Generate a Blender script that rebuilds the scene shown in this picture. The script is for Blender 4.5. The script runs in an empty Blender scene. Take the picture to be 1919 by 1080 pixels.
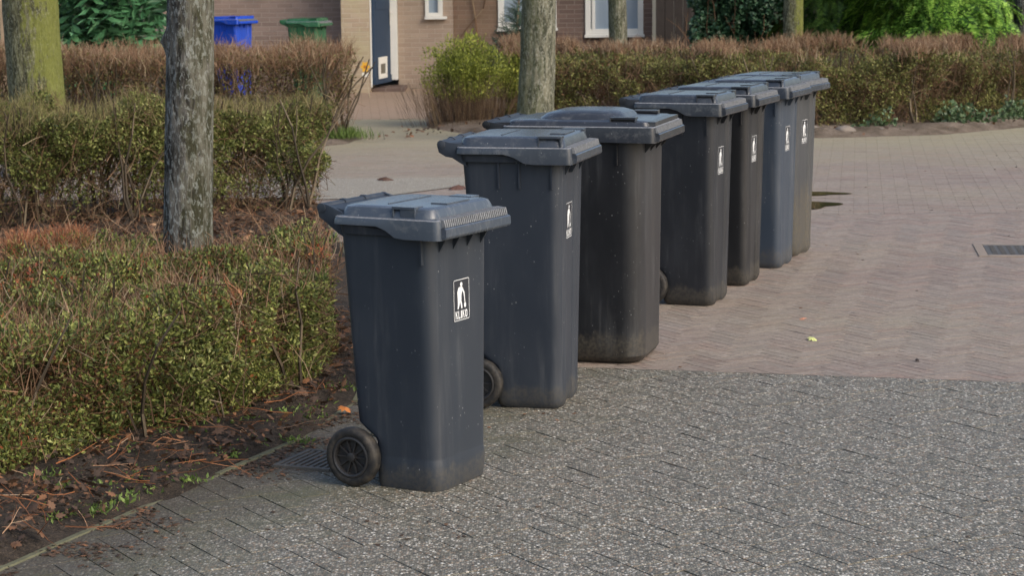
import bpy, bmesh, math, random
import numpy as np
from mathutils import Vector, Matrix
R = math.radians
rng = np.random.default_rng(7)
random.seed(7)
S = bpy.context.scene
COL = S.collection

# ------------------------------------------------------------------ camera, sky, sun, exposure
cam_d = bpy.data.cameras.new('camera')
cam_d.sensor_width = 36.0
cam_d.lens = 36.0 * 4091 / 1919
cam_d.clip_start = 0.1
cam_d.clip_end = 400
cam_d.dof.use_dof = True
cam_d.dof.focus_distance = 7.8
cam_d.dof.aperture_fstop = 11.0
cam = bpy.data.objects.new('camera', cam_d)
COL.objects.link(cam)
cam.matrix_world = (Matrix.Translation((0, 0, 1.694)) @ Matrix.Rotation(R(90 - 8.46), 4, 'X') @ Matrix.Rotation(R(-0.58), 4, 'Z'))
S.camera = cam

W = bpy.data.worlds.new('World')
S.world = W
W.use_nodes = True
SUN_DIR = Vector((0.74, -0.60, 0.74)).normalized()      # towards the sun
el = math.asin(SUN_DIR.z)
az = math.atan2(SUN_DIR.x, SUN_DIR.y)
wn = W.node_tree
sky = wn.nodes.new('ShaderNodeTexSky')
sky.sky_type = 'NISHITA'
sky.sun_disc = False
sky.sun_elevation = el
sky.sun_rotation = az
sky.dust_density = 4.0
sky.air_density = 1.0
sky.ozone_density = 1.0
wn.nodes['Background'].inputs['Strength'].default_value = 0.15
wn.links.new(sky.outputs[0], wn.nodes['Background'].inputs[0])
sun_d = bpy.data.lights.new('sun', 'SUN')
sun_d.energy = 0.62
sun_d.angle = R(40)
sun_d.color = (1.0, 0.975, 0.94)
sun = bpy.data.objects.new('sun', sun_d)
sun.rotation_euler = SUN_DIR.to_track_quat('Z', 'Y').to_euler()
COL.objects.link(sun)
S.view_settings.view_transform = 'Standard'
S.view_settings.look = 'None'
S.view_settings.exposure = 0.69
S.view_settings.gamma = 1.0

# ------------------------------------------------------------------ node helpers
class NT:
    def __init__(s, name):
        s.m = bpy.data.materials.new(name); s.m.use_nodes = True
        s.t = s.m.node_tree; s.b = s.t.nodes['Principled BSDF']
    def n(s, ty, **kw):
        x = s.t.nodes.new('ShaderNode' + ty)
        for k, v in kw.items():
            setattr(x, k, v)
        return x
    def l(s, a, b): s.t.links.new(a, b)
    def setin(s, node, key, v):
        if hasattr(v, 'is_linked') or isinstance(v, bpy.types.NodeSocket): s.l(v, node.inputs[key])
        else: node.inputs[key].default_value = v
    def coord(s, which='Object'): return s.n('TexCoord').outputs[which]
    def pos(s): return s.n('NewGeometry').outputs['Position']
    def mapping(s, v, sc=(1, 1, 1), rot=(0, 0, 0), loc=(0, 0, 0)):
        m = s.n('Mapping'); s.l(v, m.inputs[0]); m.inputs['Scale'].default_value = sc
        m.inputs['Rotation'].default_value = rot; m.inputs['Location'].default_value = loc
        return m.outputs[0]
    def noise(s, v, scale, detail=3, rough=.55, dist=0):
        x = s.n('TexNoise'); s.l(v, x.inputs['Vector']); x.inputs['Scale'].default_value = scale
        x.inputs['Detail'].default_value = detail; x.inputs['Roughness'].default_value = rough
        x.inputs['Distortion'].default_value = dist
        return x.outputs['Fac']
    def vor(s, v, scale, out='Distance', feature='F1'):
        x = s.n('TexVoronoi', feature=feature); s.l(v, x.inputs['Vector']); x.inputs['Scale'].default_value = scale
        return x.outputs[out]
    def ramp(s, f, stops, interp='LINEAR'):
        x = s.n('ValToRGB'); s.l(f, x.inputs[0]); cr = x.color_ramp; cr.interpolation = interp
        while len(cr.elements) < len(stops): cr.elements.new(.5)
        for e, (p, c) in zip(cr.elements, stops):
            e.position = p
            e.color = (c, c, c, 1) if not hasattr(c, '__len__') else (*c[:3], 1)
        return x.outputs[0]
    def mix(s, f, a, b, mode='MIX'):
        x = s.n('Mix', data_type='RGBA', blend_type=mode)
        s.setin(x, 0, f)
        for k, v in ((6, a), (7, b)):
            if isinstance(v, tuple): x.inputs[k].default_value = (*v[:3], 1)
            elif isinstance(v, float): x.inputs[k].default_value = (v, v, v, 1)
            else: s.l(v, x.inputs[k])
        return x.outputs[2]
    def math(s, op, a, b=0.0, clamp=False):
        x = s.n('Math', operation=op, use_clamp=clamp); s.setin(x, 0, a); s.setin(x, 1, b)
        return x.outputs[0]
    def bump(s, h, strength=.5, dist=.01):
        x = s.n('Bump'); s.l(h, x.inputs['Height']); x.inputs['Strength'].default_value = strength
        x.inputs['Distance'].default_value = dist
        s.l(x.outputs[0], s.b.inputs['Normal'])
    def out(s, col=None, rough=None, spec=None, metal=None):
        if col is not None:
            if isinstance(col, tuple): s.b.inputs['Base Color'].default_value = (*col[:3], 1)
            else: s.l(col, s.b.inputs['Base Color'])
        if rough is not None: s.setin(s.b, 'Roughness', rough)
        if spec is not None: s.setin(s.b, 'Specular IOR Level', spec)
        if metal is not None: s.setin(s.b, 'Metallic', metal)
        return s.m

def mat_plain(name, col, rough=.6, var=.25, scale=20, spec=.4):
    k = NT(name); v = k.coord()
    f = k.noise(v, scale, 4)
    c = k.mix(f, tuple(x * (1 - var) for x in col), tuple(min(1, x * (1 + var)) for x in col))
    k.bump(f, .15, .003)
    return k.out(c, rough, spec)

def mat_leaves(name, stops, trans=.25, rough=.5, clump=1.2):
    """leaf colours differ from leaf to leaf; patches of older leaves and of painted shade follow a slow noise"""
    k = NT(name)
    r = k.n('NewGeometry').outputs['Random Per Island']
    f = k.math('ADD', k.math('MULTIPLY', r, .8), k.math('MULTIPLY', k.math('SUBTRACT', k.noise(k.pos(), clump, 3), .5), .9), True)
    f = k.math('ADD', f, .1, True)
    c = k.ramp(f, [(p_, tuple(min(1, x * 1.22) for x in c_)) for p_, c_ in stops])
    k.out(c, rough, .35)
    if trans > 0:
        tr = k.n('BsdfTranslucent'); k.l(c, tr.inputs[0])
        mx = k.n('MixShader'); mx.inputs[0].default_value = trans
        k.l(k.b.outputs[0], mx.inputs[1]); k.l(tr.outputs[0], mx.inputs[2])
        k.l(mx.outputs[0], k.t.nodes['Material Output'].inputs[0])
    return k.m

def mat_twigs(name, stops):
    k = NT(name)
    r = k.n('NewGeometry').outputs['Random Per Island']
    return k.out(k.ramp(r, stops), .8, .2)

# ------------------------------------------------------------------ mesh helpers
def np_mesh(name, v, f, mats, mi=None, smooth=False):
    """v (n,3); f (m,k) constant face size, or a list of such arrays"""
    me = bpy.data.meshes.new(name)
    fs = f if isinstance(f, list) else [f]
    fs = [np.asarray(a, dtype=np.int32) for a in fs if len(a)]
    me.vertices.add(len(v)); me.vertices.foreach_set('co', np.asarray(v, dtype=np.float32).ravel())
    nl = sum(a.size for a in fs); npoly = sum(len(a) for a in fs)
    me.loops.add(nl); me.polygons.add(npoly)
    me.loops.foreach_set('vertex_index', np.concatenate([a.ravel() for a in fs]))
    tot = np.concatenate([np.full(len(a), a.shape[1], dtype=np.int32) for a in fs])
    st = np.concatenate([[0], np.cumsum(tot)[:-1]]).astype(np.int32)
    me.polygons.foreach_set('loop_start', st)
    try: me.polygons.foreach_set('loop_total', tot)
    except Exception: pass
    for m in mats: me.materials.append(m)
    if mi is not None: me.polygons.foreach_set('material_index', np.asarray(mi, dtype=np.int32))
    me.polygons.foreach_set('use_smooth', np.full(npoly, smooth))
    me.update(calc_edges=True); me.validate()
    return me

def link(name, me, parent=None, loc=None):
    o = bpy.data.objects.new(name, me); COL.objects.link(o)
    if parent is not None: o.parent = parent
    if loc is not None: o.location = loc
    return o

def empty(name, loc=(0, 0, 0), rz=0):
    o = bpy.data.objects.new(name, None); COL.objects.link(o)
    o.location = loc; o.rotation_euler = (0, 0, rz); o.empty_display_size = .2
    return o

def tag(o, label=None, cat=None, group=None, kind=None):
    if label: o['label'] = label
    if cat: o['category'] = cat
    if group: o['group'] = group
    if kind: o['kind'] = kind
    return o

class MB:
    """small polygon collector; build() makes ONE mesh object"""
    def __init__(s): s.v = []; s.f = []; s.mi = []
    def face(s, idx, mi=0): s.f.append(tuple(idx)); s.mi.append(mi)
    def box(s, x0, x1, y0, y1, z0, z1, mi=0):
        b = len(s.v)
        s.v += [(x, y, z) for z in (z0, z1) for (x, y) in ((x0, y0), (x1, y0), (x1, y1), (x0, y1))]
        for q in ((3, 2, 1, 0), (4, 5, 6, 7), (0, 1, 5, 4), (1, 2, 6, 5), (2, 3, 7, 6), (3, 0, 4, 7)):
            s.face([b + i for i in q], mi)
    def loft(s, rings, cap0=True, cap1=True, mi=0):
        b = len(s.v); n = len(rings[0])
        for r in rings: s.v += [tuple(p) for p in r]
        for k in range(len(rings) - 1):
            for i in range(n):
                j = (i + 1) % n
                s.face((b + k * n + i, b + k * n + j, b + (k + 1) * n + j, b + (k + 1) * n + i), mi)
        if cap0: s.face([b + i for i in reversed(range(n))], mi)
        if cap1: s.face([b + (len(rings) - 1) * n + i for i in range(n)], mi)
    def prism(s, poly, axis, a, b_, mi=0):
        """poly of 2-D points extruded along axis from a to b_; axis 'y': poly is (x,z); 'x': (y,z)"""
        def P(p, t): return (p[0], t, p[1]) if axis == 'y' else ((t, p[0], p[1]) if axis == 'x' else (p[0], p[1], t))
        s.loft([[P(p, a) for p in poly], [P(p, b_) for p in poly]], mi=mi)
    def tube(s, p0, p1, r0, r1=None, n=12, mi=0, caps=True):
        p0 = Vector(p0); p1 = Vector(p1); r1 = r0 if r1 is None else r1
        d = (p1 - p0).normalized(); u = d.orthogonal().normalized(); w = d.cross(u)
        s.loft([[tuple(p + u * (r * math.cos(2 * math.pi * i / n)) + w * (r * math.sin(2 * math.pi * i / n))) for i in range(n)]
                for p, r in ((p0, r0), (p1, r1))], caps, caps, mi)
    def lathe(s, prof, c, n=32, mi=0):
        """profile of (y, r) round an axis along y through c"""
        s.loft([[(c[0] + r * math.cos(2 * math.pi * i / n), c[1] + y, c[2] + r * math.sin(2 * math.pi * i / n)) for i in range(n)]
                for y, r in prof], True, True, mi)
    def mesh(s, name, mats, smooth=True, angle=35, bevel=0):
        me = bpy.data.meshes.new(name)
        me.from_pydata([tuple(map(float, p)) for p in s.v], [], s.f)
        for m in mats: me.materials.append(m)
        me.polygons.foreach_set('material_index', s.mi)
        bm = bmesh.new(); bm.from_mesh(me)
        bmesh.ops.recalc_face_normals(bm, faces=bm.faces)
        if bevel:
            es = [e for e in bm.edges if len(e.link_faces) == 2 and e.calc_face_angle(0) > R(30)]
            bmesh.ops.bevel(bm, geom=es, offset=bevel, segments=2, profile=.6, affect='EDGES', clamp_overlap=True)
        for f in bm.faces: f.smooth = smooth
        for e in bm.edges: e.smooth = not (len(e.link_faces) == 2 and e.calc_face_angle(0) > R(angle))
        bm.to_mesh(me); bm.free()
        return me
    def build(s, name, mats, parent=None, **kw):
        return link(name, s.mesh(name, mats if isinstance(mats, list) else [mats], **kw), parent)

# value noise for shapes
_H = rng.random((32, 32, 32))
def vnoise(p, scale=1.0):
    p = np.asarray(p, float) * scale + 100.37
    i = np.floor(p).astype(int); f = p - i; f = f * f * (3 - 2 * f)
    r = 0
    for dx in (0, 1):
        for dy in (0, 1):
            for dz in (0, 1):
                w = (f[..., 0] if dx else 1 - f[..., 0]) * (f[..., 1] if dy else 1 - f[..., 1]) * (f[..., 2] if dz else 1 - f[..., 2])
                r = r + w * _H[(i[..., 0] + dx) % 32, (i[..., 1] + dy) % 32, (i[..., 2] + dz) % 32]
    return r

def unit(a): return a / (np.linalg.norm(a, axis=-1, keepdims=True) + 1e-9)

def scatter(tv, tf, pos, d, length, width, thick=None):
    """copies of a template (its z along d) merged into arrays"""
    n = len(pos); d = unit(d)
    u = unit(np.cross(d, rng.normal(size=(n, 3)))); w = np.cross(d, u)
    length = np.broadcast_to(length, (n,)); width = np.broadcast_to(width, (n,)); thick = width if thick is None else np.broadcast_to(thick, (n,))
    v = (pos[:, None, :] + tv[None, :, 0:1] * (u * width[:, None])[:, None, :] + tv[None, :, 1:2] * (w * thick[:, None])[:, None, :]
         + tv[None, :, 2:3] * (d * length[:, None])[:, None, :])
    f = tf[None] + (np.arange(n) * len(tv))[:, None, None]
    return v.reshape(-1, 3), f.reshape(-1, tf.shape[1])

LEAF_V = np.array([(0, 0, 0), (.5, .12, .45), (0, -.1, 1), (-.5, .12, .45)])
LEAF_F = np.array([(0, 1, 2, 3)])
def twig_template(bend, seed, kids=0):
    r_ = np.random.default_rng(seed); v = []; f = []
    def strand(p, dirx, L, r0, r1, seg=3):
        b = len(v); pts = [np.array(p, float)]; dd = np.array(dirx, float)
        for i in range(seg):
            dd = dd + np.array([r_.normal() * bend, r_.normal() * bend, 0]); dd /= np.linalg.norm(dd)
            pts.append(pts[-1] + dd * L / seg)
        for i, q in enumerate(pts):
            r = r0 + (r1 - r0) * i / seg
            for a in range(3): v.append(q + np.array([r * math.cos(a * 2.094), r * math.sin(a * 2.094), 0]))
        for i in range(seg):
            for a in range(3): f.append((b + i * 3 + a, b + i * 3 + (a + 1) % 3, b + i * 3 + 3 + (a + 1) % 3, b + i * 3 + 3 + a))
        return pts
    pts = strand((0, 0, 0), (0, 0, 1), 1, .012, .005)
    for k in range(kids):
        a = r_.uniform(0, 6.28); t = pts[1 + k % 2]
        strand(t, (math.cos(a) * .7, math.sin(a) * .7, .8), r_.uniform(.3, .5), .006, .003, 2)
    return np.array(v), np.array(f)
TWIGS = [twig_template(.25, i, 0) for i in range(3)] + [twig_template(.22, 10 + i, 3) for i in range(3)]

def twig_mesh(name, pos, d, L, rad, mat, kinds=TWIGS):
    """rad multiplies the template's radius (template radius .012 for a twig 1 long)"""
    V = []; F = []; o = 0; k = len(kinds); which = rng.integers(0, k, len(pos))
    L = np.broadcast_to(L, (len(pos),))
    for i, (tv, tf) in enumerate(kinds):
        s = which == i
        if not s.any(): continue
        t2 = tv.copy()
        v, f = scatter(t2, tf, pos[s], d[s], L[s], L[s] * rad)
        V.append(v); F.append(f + o); o += len(v)
    return np_mesh(name, np.concatenate(V), np.concatenate(F), [mat])

def in_poly(p, poly):
    x, y = p[:, 0], p[:, 1]; r = np.zeros(len(p), bool); n = len(poly)
    for i in range(n):
        (x0, y0), (x1, y1) = poly[i], poly[(i + 1) % n]
        c = ((y0 > y) != (y1 > y)) & (x < (x1 - x0) * (y - y0) / (y1 - y0 + 1e-12) + x0)
        r ^= c
    return r
def edge_dist(p, poly):
    """distance to the nearest side and the outward normal there"""
    best = np.full(len(p), 1e9); nrm = np.zeros((len(p), 2)); n = len(poly)
    cx = np.mean(poly, axis=0)
    for i in range(n):
        a = np.array(poly[i], float); b = np.array(poly[(i + 1) % n], float); e = b - a
        t = np.clip(((p - a) @ e) / (e @ e), 0, 1); q = a + t[:, None] * e; dd = np.linalg.norm(p - q, axis=1)
        nn = np.array([e[1], -e[0]]) / np.linalg.norm(e)
        if nn @ ((a + b) / 2 - cx) < 0: nn = -nn
        s = dd < best; best[s] = dd[s]; nrm[s] = nn
    return best, nrm

def hedge_points(poly, H, n, depth=.22, hole=.0, holescale=3., bottom=.12, lump=.10, topbias=0.0, thin_low=0.0, cull=None):
    """points in the outer layer of a clipped hedge: near its top and sides, uneven outline, holes"""
    P = []; N = []; got = 0; poly = [tuple(q) for q in poly]
    lo = np.min(poly, axis=0); hi = np.max(poly, axis=0)
    for _ in range(400):
        m = max(20000, n * 2)
        p = rng.uniform(lo, hi, (m, 2)); z = rng.uniform(bottom, H, m)
        k = in_poly(p, poly); p = p[k]; z = z[k]
        e, nr = edge_dist(p, poly)
        p3 = np.column_stack([p, z])
        top = H - z - lump * 1.4 * vnoise(p3 * (1, 1, .2), 2.6) - lump * .8 * vnoise(p3, 9)
        side = e - lump * 1.2 * vnoise(p3, 2.3) - lump * .8 * vnoise(p3, 8)
        s = np.minimum(top, side)
        w = np.where(s < 0, 0, np.exp(-s / depth))
        if hole: w = w * (vnoise(p3, holescale) > hole)
        if thin_low: w = w * np.clip((z / H - thin_low) * 3 + .12, .08, 1)
        if topbias: w = w * np.where(top < side, 1 + topbias, 1)
        if cull is not None: w = w * cull(p3)
        k = rng.random(len(w)) < w
        nn = np.column_stack([nr, np.zeros(len(nr))]); nn[top < side] = (0, 0, 1)
        P.append(p3[k]); N.append(nn[k]); got += k.sum()
        if got >= n: break
    return np.concatenate(P)[:n], np.concatenate(N)[:n]

# ------------------------------------------------------------------ materials
def mat_bin(name, lid=False):
    k = NT(name); v = k.coord(); oi = k.n('ObjectInfo')
    off = k.n('VectorMath', operation='ADD'); k.l(v, off.inputs[0])
    sc = k.n('VectorMath', operation='SCALE'); sc.inputs[0].default_value = (7, 13, 5); k.l(oi.outputs['Random'], sc.inputs['Scale'])
    k.l(sc.outputs[0], off.inputs[1]); vv = off.outputs[0]
    big = k.noise(k.mapping(vv, (3, 3, 1.1)), 2.2, 5, .6)
    col = k.mix(k.ramp(big, [(.35, 0.), (.75, .9)]), oi.outputs['Color'], k.mix(.75, oi.outputs['Color'], (.105, .118, .135)))
    col = k.mix(k.ramp(big, [(.35, 0.), (.75, .20)]), oi.outputs['Color'], col)
    # weathered bloom in vertical streaks
    st = k.noise(k.mapping(vv, (30, 30, 1.6)), 1.0, 5, .65)
    stm = k.math('MULTIPLY', k.ramp(st, [(.5, 0.), (.8, 1.)]), k.ramp(big, [(.42, 0.), (.62, .55)]))
    col = k.mix(k.math('MULTIPLY', stm, .55), col, (.16, .165, .165))
    if not lid:      # front dust, plus the sun's brightening of that side painted into the colour
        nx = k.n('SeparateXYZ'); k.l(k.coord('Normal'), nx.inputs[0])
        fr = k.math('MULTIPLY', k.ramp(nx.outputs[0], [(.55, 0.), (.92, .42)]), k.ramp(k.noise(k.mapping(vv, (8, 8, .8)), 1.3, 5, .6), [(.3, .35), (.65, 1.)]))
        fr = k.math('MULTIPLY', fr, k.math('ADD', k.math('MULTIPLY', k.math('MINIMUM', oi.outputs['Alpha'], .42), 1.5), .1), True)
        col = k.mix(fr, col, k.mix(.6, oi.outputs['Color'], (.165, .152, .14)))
    # specks of dried splashes
    sp = k.vor(k.mapping(vv, (1, 1, .6)), 58.0)
    spm = k.math('MULTIPLY', k.ramp(sp, [(.06, 1.), (.14, 0.)]), k.ramp(k.noise(vv, 8.0, 3), [(.52, 0.), (.66, .8)]))
    col = k.mix(spm, col, (.30, .31, .31))
    # mud splashed up from the ground, a stain with a ragged upper edge
    sx = k.n('SeparateXYZ'); k.l(v, sx.inputs[0])
    zs_ = k.math('DIVIDE', sx.outputs[2], k.math('ADD', k.math('MULTIPLY', oi.outputs['Alpha'], .55), .25))
    zz = k.math('ADD', zs_, k.math('MULTIPLY', k.noise(k.mapping(vv, (9, 9, 3)), 2.0, 6, .7), -.42))
    mud = k.ramp(zz, [(0., .85), (.07, 0.)]) if not lid else None
    if not lid:
        mud = k.math('MULTIPLY', mud, k.ramp(k.noise(vv, 75.0, 3), [(.35, .25), (.65, 1.)]))
        mud = k.math('MULTIPLY', mud, k.math('ADD', k.math('MULTIPLY', oi.outputs['Alpha'], .3), .45), True)
        col = k.mix(mud, col, (.095, .084, .062))
    else:
        dust = k.ramp(k.noise(k.mapping(vv, (14, 40, 20)), 1.3, 6, .7), [(.52, 0.), (.72, .35)])
        col = k.mix(dust, col, (.22, .225, .22))
    r = k.math('ADD', .36 if not lid else .14, k.math('MULTIPLY', big, .20))
    k.bump(k.noise(vv, 420.0, 2), .12, .0015)
    return k.out(col, r, .5)
M = {}
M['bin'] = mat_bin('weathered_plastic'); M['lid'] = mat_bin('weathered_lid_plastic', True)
M['pale_lip'] = mat_plain('pale_lip_plastic', (.175, .182, .19), .55, .8, 110)
M['sticker'] = mat_plain('sticker_white', (.78, .80, .80), .45, .06, 60)
k = NT('sticker_ground'); oi = k.n('ObjectInfo'); M['sticker_bg'] = k.out(k.mix(.85, oi.outputs['Color'], (.03, .032, .038)), .4, .5)
k = NT('tyre_rubber'); v = k.coord(); f = k.noise(v, 30, 5)
M['tyre'] = k.out(k.mix(k.ramp(f, [(.45, 0.), (.75, .6)]), (.014, .014, .014), (.10, .085, .065)), .65, .4)
k = NT('wheel_plastic'); v = k.coord(); f = k.noise(v, 22, 4)
M['hub'] = k.out(k.mix(f, (.012, .012, .013), (.035, .034, .034)), .45, .5)
M['steel'] = mat_plain('axle_steel', (.10, .09, .08), .5, .3, 30, .6)

def mat_bark(name, c_dark, c_mid, c_light, moss=None, moss_amt=.5, moss_dir=(1, -.3, 0), lich=.5):
    k = NT(name); v = k.coord()
    p = k.mapping(v, (1, 1, .22))
    a = k.noise(p, 24, 6, .65, .6); b = k.noise(v, 9, 4, .6); c = k.noise(k.mapping(v, (1, 1, .5)), 62, 5, .7)
    col = k.mix(k.ramp(a, [(.42, 0.), (.58, 1.)]), c_dark, c_mid)
    col = k.mix(k.math('MULTIPLY', k.ramp(c, [(.52, 0.), (.57, 1.)]), k.ramp(b, [(.35, lich * .5), (.6, lich)])), col, c_light)
    if moss:
        g = k.n('NewGeometry'); d = k.n('VectorMath', operation='DOT_PRODUCT'); k.l(g.outputs['True Normal'], d.inputs[0]); d.inputs[1].default_value = Vector(moss_dir).normalized()
        mm = k.math('ADD', k.math('MULTIPLY', d.outputs['Value'], .20), k.noise(k.mapping(v, (1, 1, .4)), 14, 6, .8))
        mk = k.math('MULTIPLY', k.ramp(mm, [(.52, 0.), (.60, 1.)]), moss_amt)
        col = k.mix(mk, col, k.mix(k.noise(v, 40, 4), moss, tuple(x * .45 for x in moss)))
    k.bump(k.math('ADD', a, k.math('MULTIPLY', c, .4)), .9, .02)
    return k.out(col, .9, .15)
M['bark'] = mat_bark('bark_grey_lichen', (.030, .028, .024), (.135, .128, .112), (.38, .41, .39), (.16, .17, .05), .18)
M['bark_moss'] = mat_bark('bark_green_moss', (.05, .05, .03), (.14, .14, .08), (.30, .31, .22), (.20, .22, .05), .8, (1, -.15, 0), .6)
M['bark_mid'] = mat_bark('bark_ridged', (.05, .052, .035), (.17, .165, .12), (.38, .39, .33), (.10, .12, .05), .4, (-1, -.3, 0), .5)

def mat_brickwall(name, c1, c2, mortar, stain=None, stain_c=(.3, .28, .2)):
    k = NT(name); v = k.coord()
    p = k.mapping(v, (1, 1, 1), (R(90), 0, 0))
    nz = k.n('TexNoise'); k.l(v, nz.inputs['Vector']); nz.inputs['Scale'].default_value = 2.
    b = k.n('TexBrick'); k.l(p, b.inputs['Vector'])
    b.inputs['Scale'].default_value = 1.0
    b.inputs['Brick Width'].default_value = .215; b.inputs['Row Height'].default_value = .0625
    b.inputs['Mortar Size'].default_value = .006; b.inputs['Mortar Smooth'].default_value = .4
    b.inputs['Color1'].default_value = (*c1, 1); b.inputs['Color2'].default_value = (*c2, 1); b.inputs['Mortar'].default_value = (*mortar, 1)
    f = k.noise(v, 1.4, 5, .65); g = k.noise(v, 35, 4)
    col = k.mix(k.ramp(f, [(.3, .0), (.75, .45)]), b.outputs[0], tuple(x * 1.35 for x in c1))
    col = k.mix(k.math('MULTIPLY', g, .35), col, tuple(x * .6 for x in c2))
    if stain: col = k.mix(k.ramp(k.noise(v, 2.6, 5, .6), [(.35, 0.), (.7, stain)]), col, stain_c)
    k.bump(k.math('ADD', k.math('MULTIPLY', b.outputs['Fac'], -1.), k.math('MULTIPLY', g, .4)), .6, .006)
    return k.out(col, .9, .2)
M['wall_dark'] = mat_brickwall('brick_purple_brown', (.185, .13, .108), (.125, .09, .076), (.25, .21, .18))
M['wall_left'] = mat_brickwall('brick_grey_brown', (.33, .25, .21), (.24, .18, .15), (.38, .32, .28))
M['wall_pale'] = mat_brickwall('brick_bleached', (.46, .37, .27), (.36, .27, .19), (.50, .44, .34), .7, (.42, .38, .22))
M['wall_lit'] = mat_brickwall('brick_buff', (.40, .31, .235), (.31, .23, .175), (.45, .38, .31), .3, (.37, .32, .25))
M['wall_orange'] = mat_brickwall('brick_orange_brown', (.25, .165, .12), (.17, .11, .085), (.28, .22, .17), .6, (.20, .15, .09))
M['white'] = mat_plain('white_paint', (.74, .73, .67), .45, .05, 8)
M['door'] = mat_plain('door_paint_navy', (.030, .052, .090), .6, .15, 5, .15)
k = NT('window_glass'); k.b.inputs['IOR'].default_value = 1.5
M['glass'] = k.out(k.mix(k.noise(k.mapping(k.coord(), (7, 1, .4)), 1.5, 2), (.22, .29, .36), (.40, .47, .54)), .12, .8)
M['wood'] = mat_plain('weathered_wood', (.23, .19, .14), .85, .35, 12)
M['wood_moss'] = mat_plain('mossy_wood', (.42, .40, .09), .9, .35, 12)
M['wood_dark'] = mat_plain('dark_stained_wood', (.035, .028, .024), .8, .4, 10)

# ------------------------------------------------------------------ ground
def mat_aggregate(name='washed_aggregate', mossy=1.):
    k = NT(name); v = k.pos(); isl = k.n('NewGeometry').outputs['Random Per Island']
    vo = k.n('TexVoronoi', feature='F1'); k.l(k.mapping(v, (1, .6, 1)), vo.inputs['Vector']); vo.inputs['Scale'].default_value = 135
    sx = k.n('SeparateColor'); k.l(vo.outputs['Color'], sx.inputs[0])
    peb = k.ramp(sx.outputs[0], [(0, (.070, .066, .054)), (.3, (.125, .118, .097)), (.58, (.195, .183, .150)), (.82, (.285, .265, .215)), (.94, (.46, .435, .37)), (1, (.68, .65, .57))])
    wrm = k.mix(k.ramp(sx.outputs[1], [(.75, 0.), (.9, .5)]), peb, (.30, .20, .13))
    col = k.mix(k.ramp(vo.outputs['Distance'], [(.45, 0.), (.72, .6)]), wrm, (.075, .072, .058))
    v2 = k.n('TexVoronoi', feature='F1'); k.l(k.mapping(v, (1, .6, 1), loc=(3, 1, 0)), v2.inputs['Vector']); v2.inputs['Scale'].default_value = 62; s2 = k.n('SeparateColor'); k.l(v2.outputs['Color'], s2.inputs[0])
    col = k.mix(k.math('MULTIPLY', k.ramp(v2.outputs['Distance'], [(.16, 1.), (.24, 0.)]), k.ramp(s2.outputs[0], [(.55, 0.), (.62, .75)])), col, (.60, .57, .52))
    n1 = k.noise(v, 1.1, 5, .6); n2 = k.noise(v, 5, 5, .7)
    px = k.n('SeparateXYZ'); k.l(v, px.inputs[0])
    # moss and leaf mould are thicker towards the planting bed on the left and along the bins
    dk = k.math('ADD', k.math('SUBTRACT', k.math('MULTIPLY', px.outputs[0], .926), k.math('MULTIPLY', px.outputs[1], .378)), 3.637)   # metres from the kerb
    dn = k.math('ADD', dk, k.math('MULTIPLY', k.math('SUBTRACT', n1, .5), 2.2))
    nm = k.math('MULTIPLY', mossy, k.ramp(dn, [(.10, 1.), (1.7, .18)]))
    br = k.math('MULTIPLY', mossy, k.math('MULTIPLY', k.ramp(k.math('ADD', dk, k.math('MULTIPLY', k.math('SUBTRACT', n2, .5), .9)), [(.10, .95), (.50, 0.)]), k.ramp(k.noise(v, 55, 4), [(.3, .3), (.6, 1.)])))
    col = k.mix(k.math('MULTIPLY', nm, k.ramp(n2, [(.35, .2), (.65, 1.)])), col, (.082, .082, .044))
    col = k.mix(br, col, (.058, .046, .032))
    col = k.mix(k.ramp(n1, [(.55, 0.), (.8, .28)]), col, (.12, .11, .095))
    col = k.mix(k.ramp(isl, [(0, .16), (1, 0.)]), col, (.10, .10, .095))
    if not mossy: col = k.mix(.45, col, (.36, .32, .245))
    k.bump(k.math('SUBTRACT', 1., vo.outputs['Distance']), .55, .005)
    return k.out(col, .62, .4)
def mat_paver_brick(name='clinker_paving', red=0.):
    k = NT(name); v = k.pos(); isl = k.n('NewGeometry').outputs['Random Per Island']
    base = k.ramp(isl, [(0, (.200, .145, .118)), (.25, (.270, .21, .168)), (.5, (.225, .19, .16)), (.75, (.300, .245, .20)), (1, (.265, .18, .142))])
    n1 = k.noise(v, .55, 4, .6); n2 = k.noise(v, 3.5, 5, .7); n3 = k.noise(v, 70, 4, .7)
    col = k.mix(k.ramp(n1, [(.42, 0.), (.68, .45)]), base, (.32, .29, .19))         # mossy film
    col = k.mix(k.ramp(n2, [(.35, 0.), (.7, .55)]), col, (.30, .26, .218))
    n4 = k.noise(k.mapping(v, (.25, 1.6, 1), (0, 0, .25)), 1.6, 5, .65); col = k.mix(k.ramp(n4, [(.5, 0.), (.72, .45)]), col, (.185, .145, .125))
    col = k.mix(k.ramp(n3, [(.32, .6), (.6, 0.)]), col, (.125, .098, .08))
    col = k.mix(k.ramp(k.noise(v, 15, 5, .7), [(.34, .65), (.50, 0.)]), col, (.15, .12, .10))
    col = k.mix(k.ramp(k.noise(v, 21, 4, .7), [(.55, 0.), (.70, .5)]), col, (.40, .35, .30))
    py = k.n('SeparateXYZ'); k.l(v, py.inputs[0])
    yy = k.math('ADD', k.math('MULTIPLY', k.math('SUBTRACT', py.outputs[1], 17.0), .22), k.math('SUBTRACT', k.noise(k.mapping(v, (.5, 1, 1)), .9, 5, .6), .5), True)
    col = k.mix(k.math('MULTIPLY', yy, .55), col, (.31, .29, .17))
    if red: col = k.mix(red, col, (.36, .17, .13))
    k.bump(n3, .4, .003)
    return k.out(col, .7, .35)
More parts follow.
